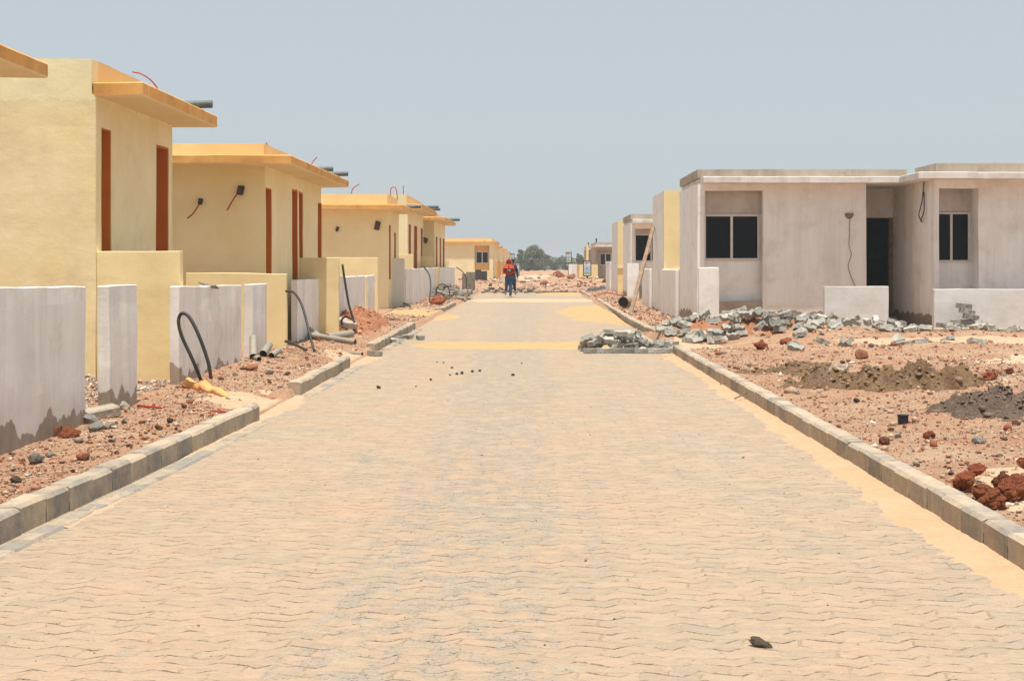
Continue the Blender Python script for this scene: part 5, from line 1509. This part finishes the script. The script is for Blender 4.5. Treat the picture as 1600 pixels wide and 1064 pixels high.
def finger_set(J, E, wrist, palm_dir, side_dir, tag_):
    w = Vector(wrist); d = Vector(palm_dir).normalized(); s = Vector(side_dir).normalized()
    nrm = d.cross(s).normalized()
    J['palm' + tag_] = (tuple(w + d * .05), .026); E.append(('wr' + tag_, 'palm' + tag_))
    for k, (o_, l) in enumerate(((-.03, .065), (-.01, .075), (.01, .072), (.03, .058))):
        b = w + d * .085 + s * o_
        J[f'f{k}a' + tag_] = (tuple(b), .010); J[f'f{k}b' + tag_] = (tuple(b + d * l * .55 + nrm * .012), .009); J[f'f{k}c' + tag_] = (tuple(b + d * l * .8 + nrm * .035), .008)
        E += [('palm' + tag_, f'f{k}a' + tag_), (f'f{k}a' + tag_, f'f{k}b' + tag_), (f'f{k}b' + tag_, f'f{k}c' + tag_)]
    b = w + d * .03 - s * .035
    J['t0' + tag_] = (tuple(b), .011); J['t1' + tag_] = (tuple(b + d * .04 - s * .02 + nrm * .01), .009)
    E += [('palm' + tag_, 't0' + tag_), ('t0' + tag_, 't1' + tag_)]

def walker(label, loc, rz, front_leg=1, phone=True, hood=True, top=CLOTHO, legs=JEAN, h=1.0, arms='phone'):
    root = tag(empty('person', loc), label, 'person', 'people walking on the road'); root.rotation_euler.z = rz
    f = front_leg
    # facing -Y; x to the side
    J = {'pel': ((0, 0, .92), (.135, .10)), 'waist': ((0, 0, 1.06), (.115, .09)), 'chest': ((0, .01, 1.26), (.145, .10)), 'neck0': ((0, .01, 1.41), (.06, .055)),
         'neck1': ((0, -.01, 1.47), (.05, .05)), 'head': ((0, -.025, 1.56), (.078, .092)), 'crn': ((0, -.015, 1.635), (.07, .082))}
    E = [('pel', 'waist'), ('waist', 'chest'), ('chest', 'neck0'), ('neck0', 'neck1'), ('neck1', 'head'), ('head', 'crn')]
    for s in (-1, 1):
        t = 'L' if s < 0 else 'R'
        if arms == 'phone':
            el, wr = (s * .225, -.03, 1.10), (s * .07, -.21, 1.16)
        else:
            el, wr = (s * .235, .04, 1.10), (s * .25, -.03, .87)
        J['sh' + t] = ((s * .165, .01, 1.37), .055); J['el' + t] = (el, .042); J['wr' + t] = (wr, .027)
        E += [('chest', 'sh' + t), ('sh' + t, 'el' + t), ('el' + t, 'wr' + t)]
        pd = Vector(wr) - Vector(el)
        finger_set(J, E, wr, pd if arms != 'phone' else Vector((-s * .6, -.6, .1)), (0, 0, 1) if arms == 'phone' else (0, 1, 0), t)
        fr = (s == f)
        kn = (s * .085, -.10, .50) if fr else (s * .10, -.06, .52)
        an = (s * .05, -.16, .085) if fr else (s * .14, .30, .27)
        to = (s * .05, -.30, .03) if fr else (s * .16, .30, .10)
        J['hp' + t] = ((s * .095, 0, .86), .095); J['kn' + t] = (kn, .058); J['an' + t] = (an, .04); J['to' + t] = (to, .03)
        E += [('pel', 'hp' + t), ('hp' + t, 'kn' + t), ('kn' + t, 'an' + t), ('an' + t, 'to' + t)]
    body = skinned('body', J, E, SKIN, root)
    hd = Vector((0, -.025, 1.56))
    # face features on the continuous head
    fm = MB()
    def blobs(c, r, mi):
        bm = bmesh.new(); bmesh.ops.create_uvsphere(bm, u_segments=8, v_segments=6, radius=1.0)
        fm.add([(c[0] + v.co.x * r[0], c[1] + v.co.y * r[1], c[2] + v.co.z * r[2]) for v in bm.verts], [tuple(q.index for q in fc.verts) for fc in bm.faces], mi); bm.free()
    blobs((0, -.118, 1.545), (.014, .02, .024), 0); blobs((0, -.103, 1.508), (.026, .012, .010), 2)
    for s in (-1, 1): blobs((s * .03, -.105, 1.572), (.014, .01, .009), 1); blobs((s * .078, -.02, 1.555), (.012, .022, .03), 0)
    fo = fm.build('face', [SKIN, SHOE, REDT], root, smooth=True); fo.matrix_parent_inverse = Matrix.Identity(4)
    # shirt
    k = ('waist', 'chest', 'neck0', 'shL', 'shR', 'elL', 'elR', 'wrL', 'wrR')
    J2 = {'pel': ((0, 0, .97), (.175, .135)), 'waist': ((0, 0, 1.08), (.165, .125)), 'chest': ((0, .01, 1.26), (.178, .13)), 'neck0': ((0, .01, 1.41), (.085, .08))}
    E2 = [('pel', 'waist'), ('waist', 'chest'), ('chest', 'neck0')]
    for t in 'LR':
        J2['sh' + t] = (J['sh' + t][0], .078); J2['el' + t] = (J['el' + t][0], .064)
        w = Vector(J['el' + t][0]).lerp(Vector(J['wr' + t][0]), .9); J2['wr' + t] = (tuple(w), .046)
        E2 += [('chest', 'sh' + t), ('sh' + t, 'el' + t), ('el' + t, 'wr' + t)]
    skinned('shirt', J2, E2, top, root)
    J3 = {'pel': ((0, 0, .90), (.155, .12)), 'w': ((0, 0, 1.02), (.135, .11))}
    E3 = [('pel', 'w')]
    for t in 'LR':
        J3['hp' + t] = (J['hp' + t][0], .115); J3['kn' + t] = (J['kn' + t][0], .077)
        w = Vector(J['kn' + t][0]).lerp(Vector(J['an' + t][0]), .92); J3['an' + t] = (tuple(w), .056)
        E3 += [('pel', 'hp' + t), ('hp' + t, 'kn' + t), ('kn' + t, 'an' + t)]
    skinned('jeans', J3, E3, legs, root)
    for t in 'LR':
        a, b = Vector(J['an' + t][0]), Vector(J['to' + t][0])
        m = MB(); m.tube(spline([a.lerp(b, -.25) - Vector((0, 0, .03)), a.lerp(b, .4) - Vector((0, 0, .03)), b - Vector((0, 0, .004))], 4), .045, 10, r2=.035)
        o = m.build('shoe', SHOE, root, smooth=True); o.matrix_parent_inverse = Matrix.Identity(4)
    if hood:
        m = MB(); V = []; F = []; n, kk = 16, 20
        for i in range(n + 1):
            s = i / n
            z = 1.72 - .44 * s
            r = (.045 + .105 * min(1, (s * 3.2)) ** .55 + (.11 * max(0, s - .55) / .45))
            for j in range(kk):
                a = math.radians(-52 + 284 * j / (kk - 1)) if .14 < s < .52 else math.radians(-86 + 352 * j / (kk - 1))
                rr = r * (1 + .08 * mnoise.noise(Vector((s * 6, math.cos(a) * 2, math.sin(a) * 2))))
                V.append((rr * math.cos(a), .005 + rr * math.sin(a) * 1.12 if True else 0, z))
        for i in range(n):
            for j in range(kk - 1):
                F.append((i * kk + j, i * kk + j + 1, (i + 1) * kk + j + 1, (i + 1) * kk + j))
        F.append(tuple(range(kk)))
        m.add(V, F); o = m.build('headscarf', SCARF, root, smooth=True); o.matrix_parent_inverse = Matrix.Identity(4)
        so = o.modifiers.new('s', 'SOLIDIFY'); so.thickness = .015
    else:
        bm = bmesh.new(); bmesh.ops.create_uvsphere(bm, u_segments=18, v_segments=12, radius=1)
        m = MB(); m.add([(v.co.x * .108 * (1 + .1 * mnoise.noise(v.co * 4)), .012 + v.co.y * .122, 1.612 + v.co.z * .105) for v in bm.verts], [tuple(q.index for q in fc.verts) for fc in bm.faces if not (fc.calc_center_median().y < -.55 and fc.calc_center_median().z < .35)]); bm.free()
        o = m.build('hair', HAIR, root, smooth=True); o.matrix_parent_inverse = Matrix.Identity(4)
    if phone:
        m = MB(); m.rbox((0, -.27, 1.19), (.15, .02, .08), (.5, 0, 0)); o = m.build('phone', PHONE, bevel=.005)
        o.parent = None
        o.matrix_world = Matrix.Translation(Vector(loc)) @ Matrix.Rotation(rz, 4, 'Z')
        tag(o, 'pale phone held up in both hands by the person in the orange headscarf', 'phone')
    return root
yP = 62.0; sP = 2200 / yP
walker('person in an orange-red headscarf and top and blue jeans walking towards the camera', ((795 - 830) / sP, yP + .2, 0.0), 0, front_leg=1)
walker('bareheaded person in dark clothes half hidden behind the person in orange', ((799.6 - 830) / sP, yP + 1.2, 0.0), 0, front_leg=-1, phone=False, hood=False, top=NAVY, legs=NAVY, arms='down')
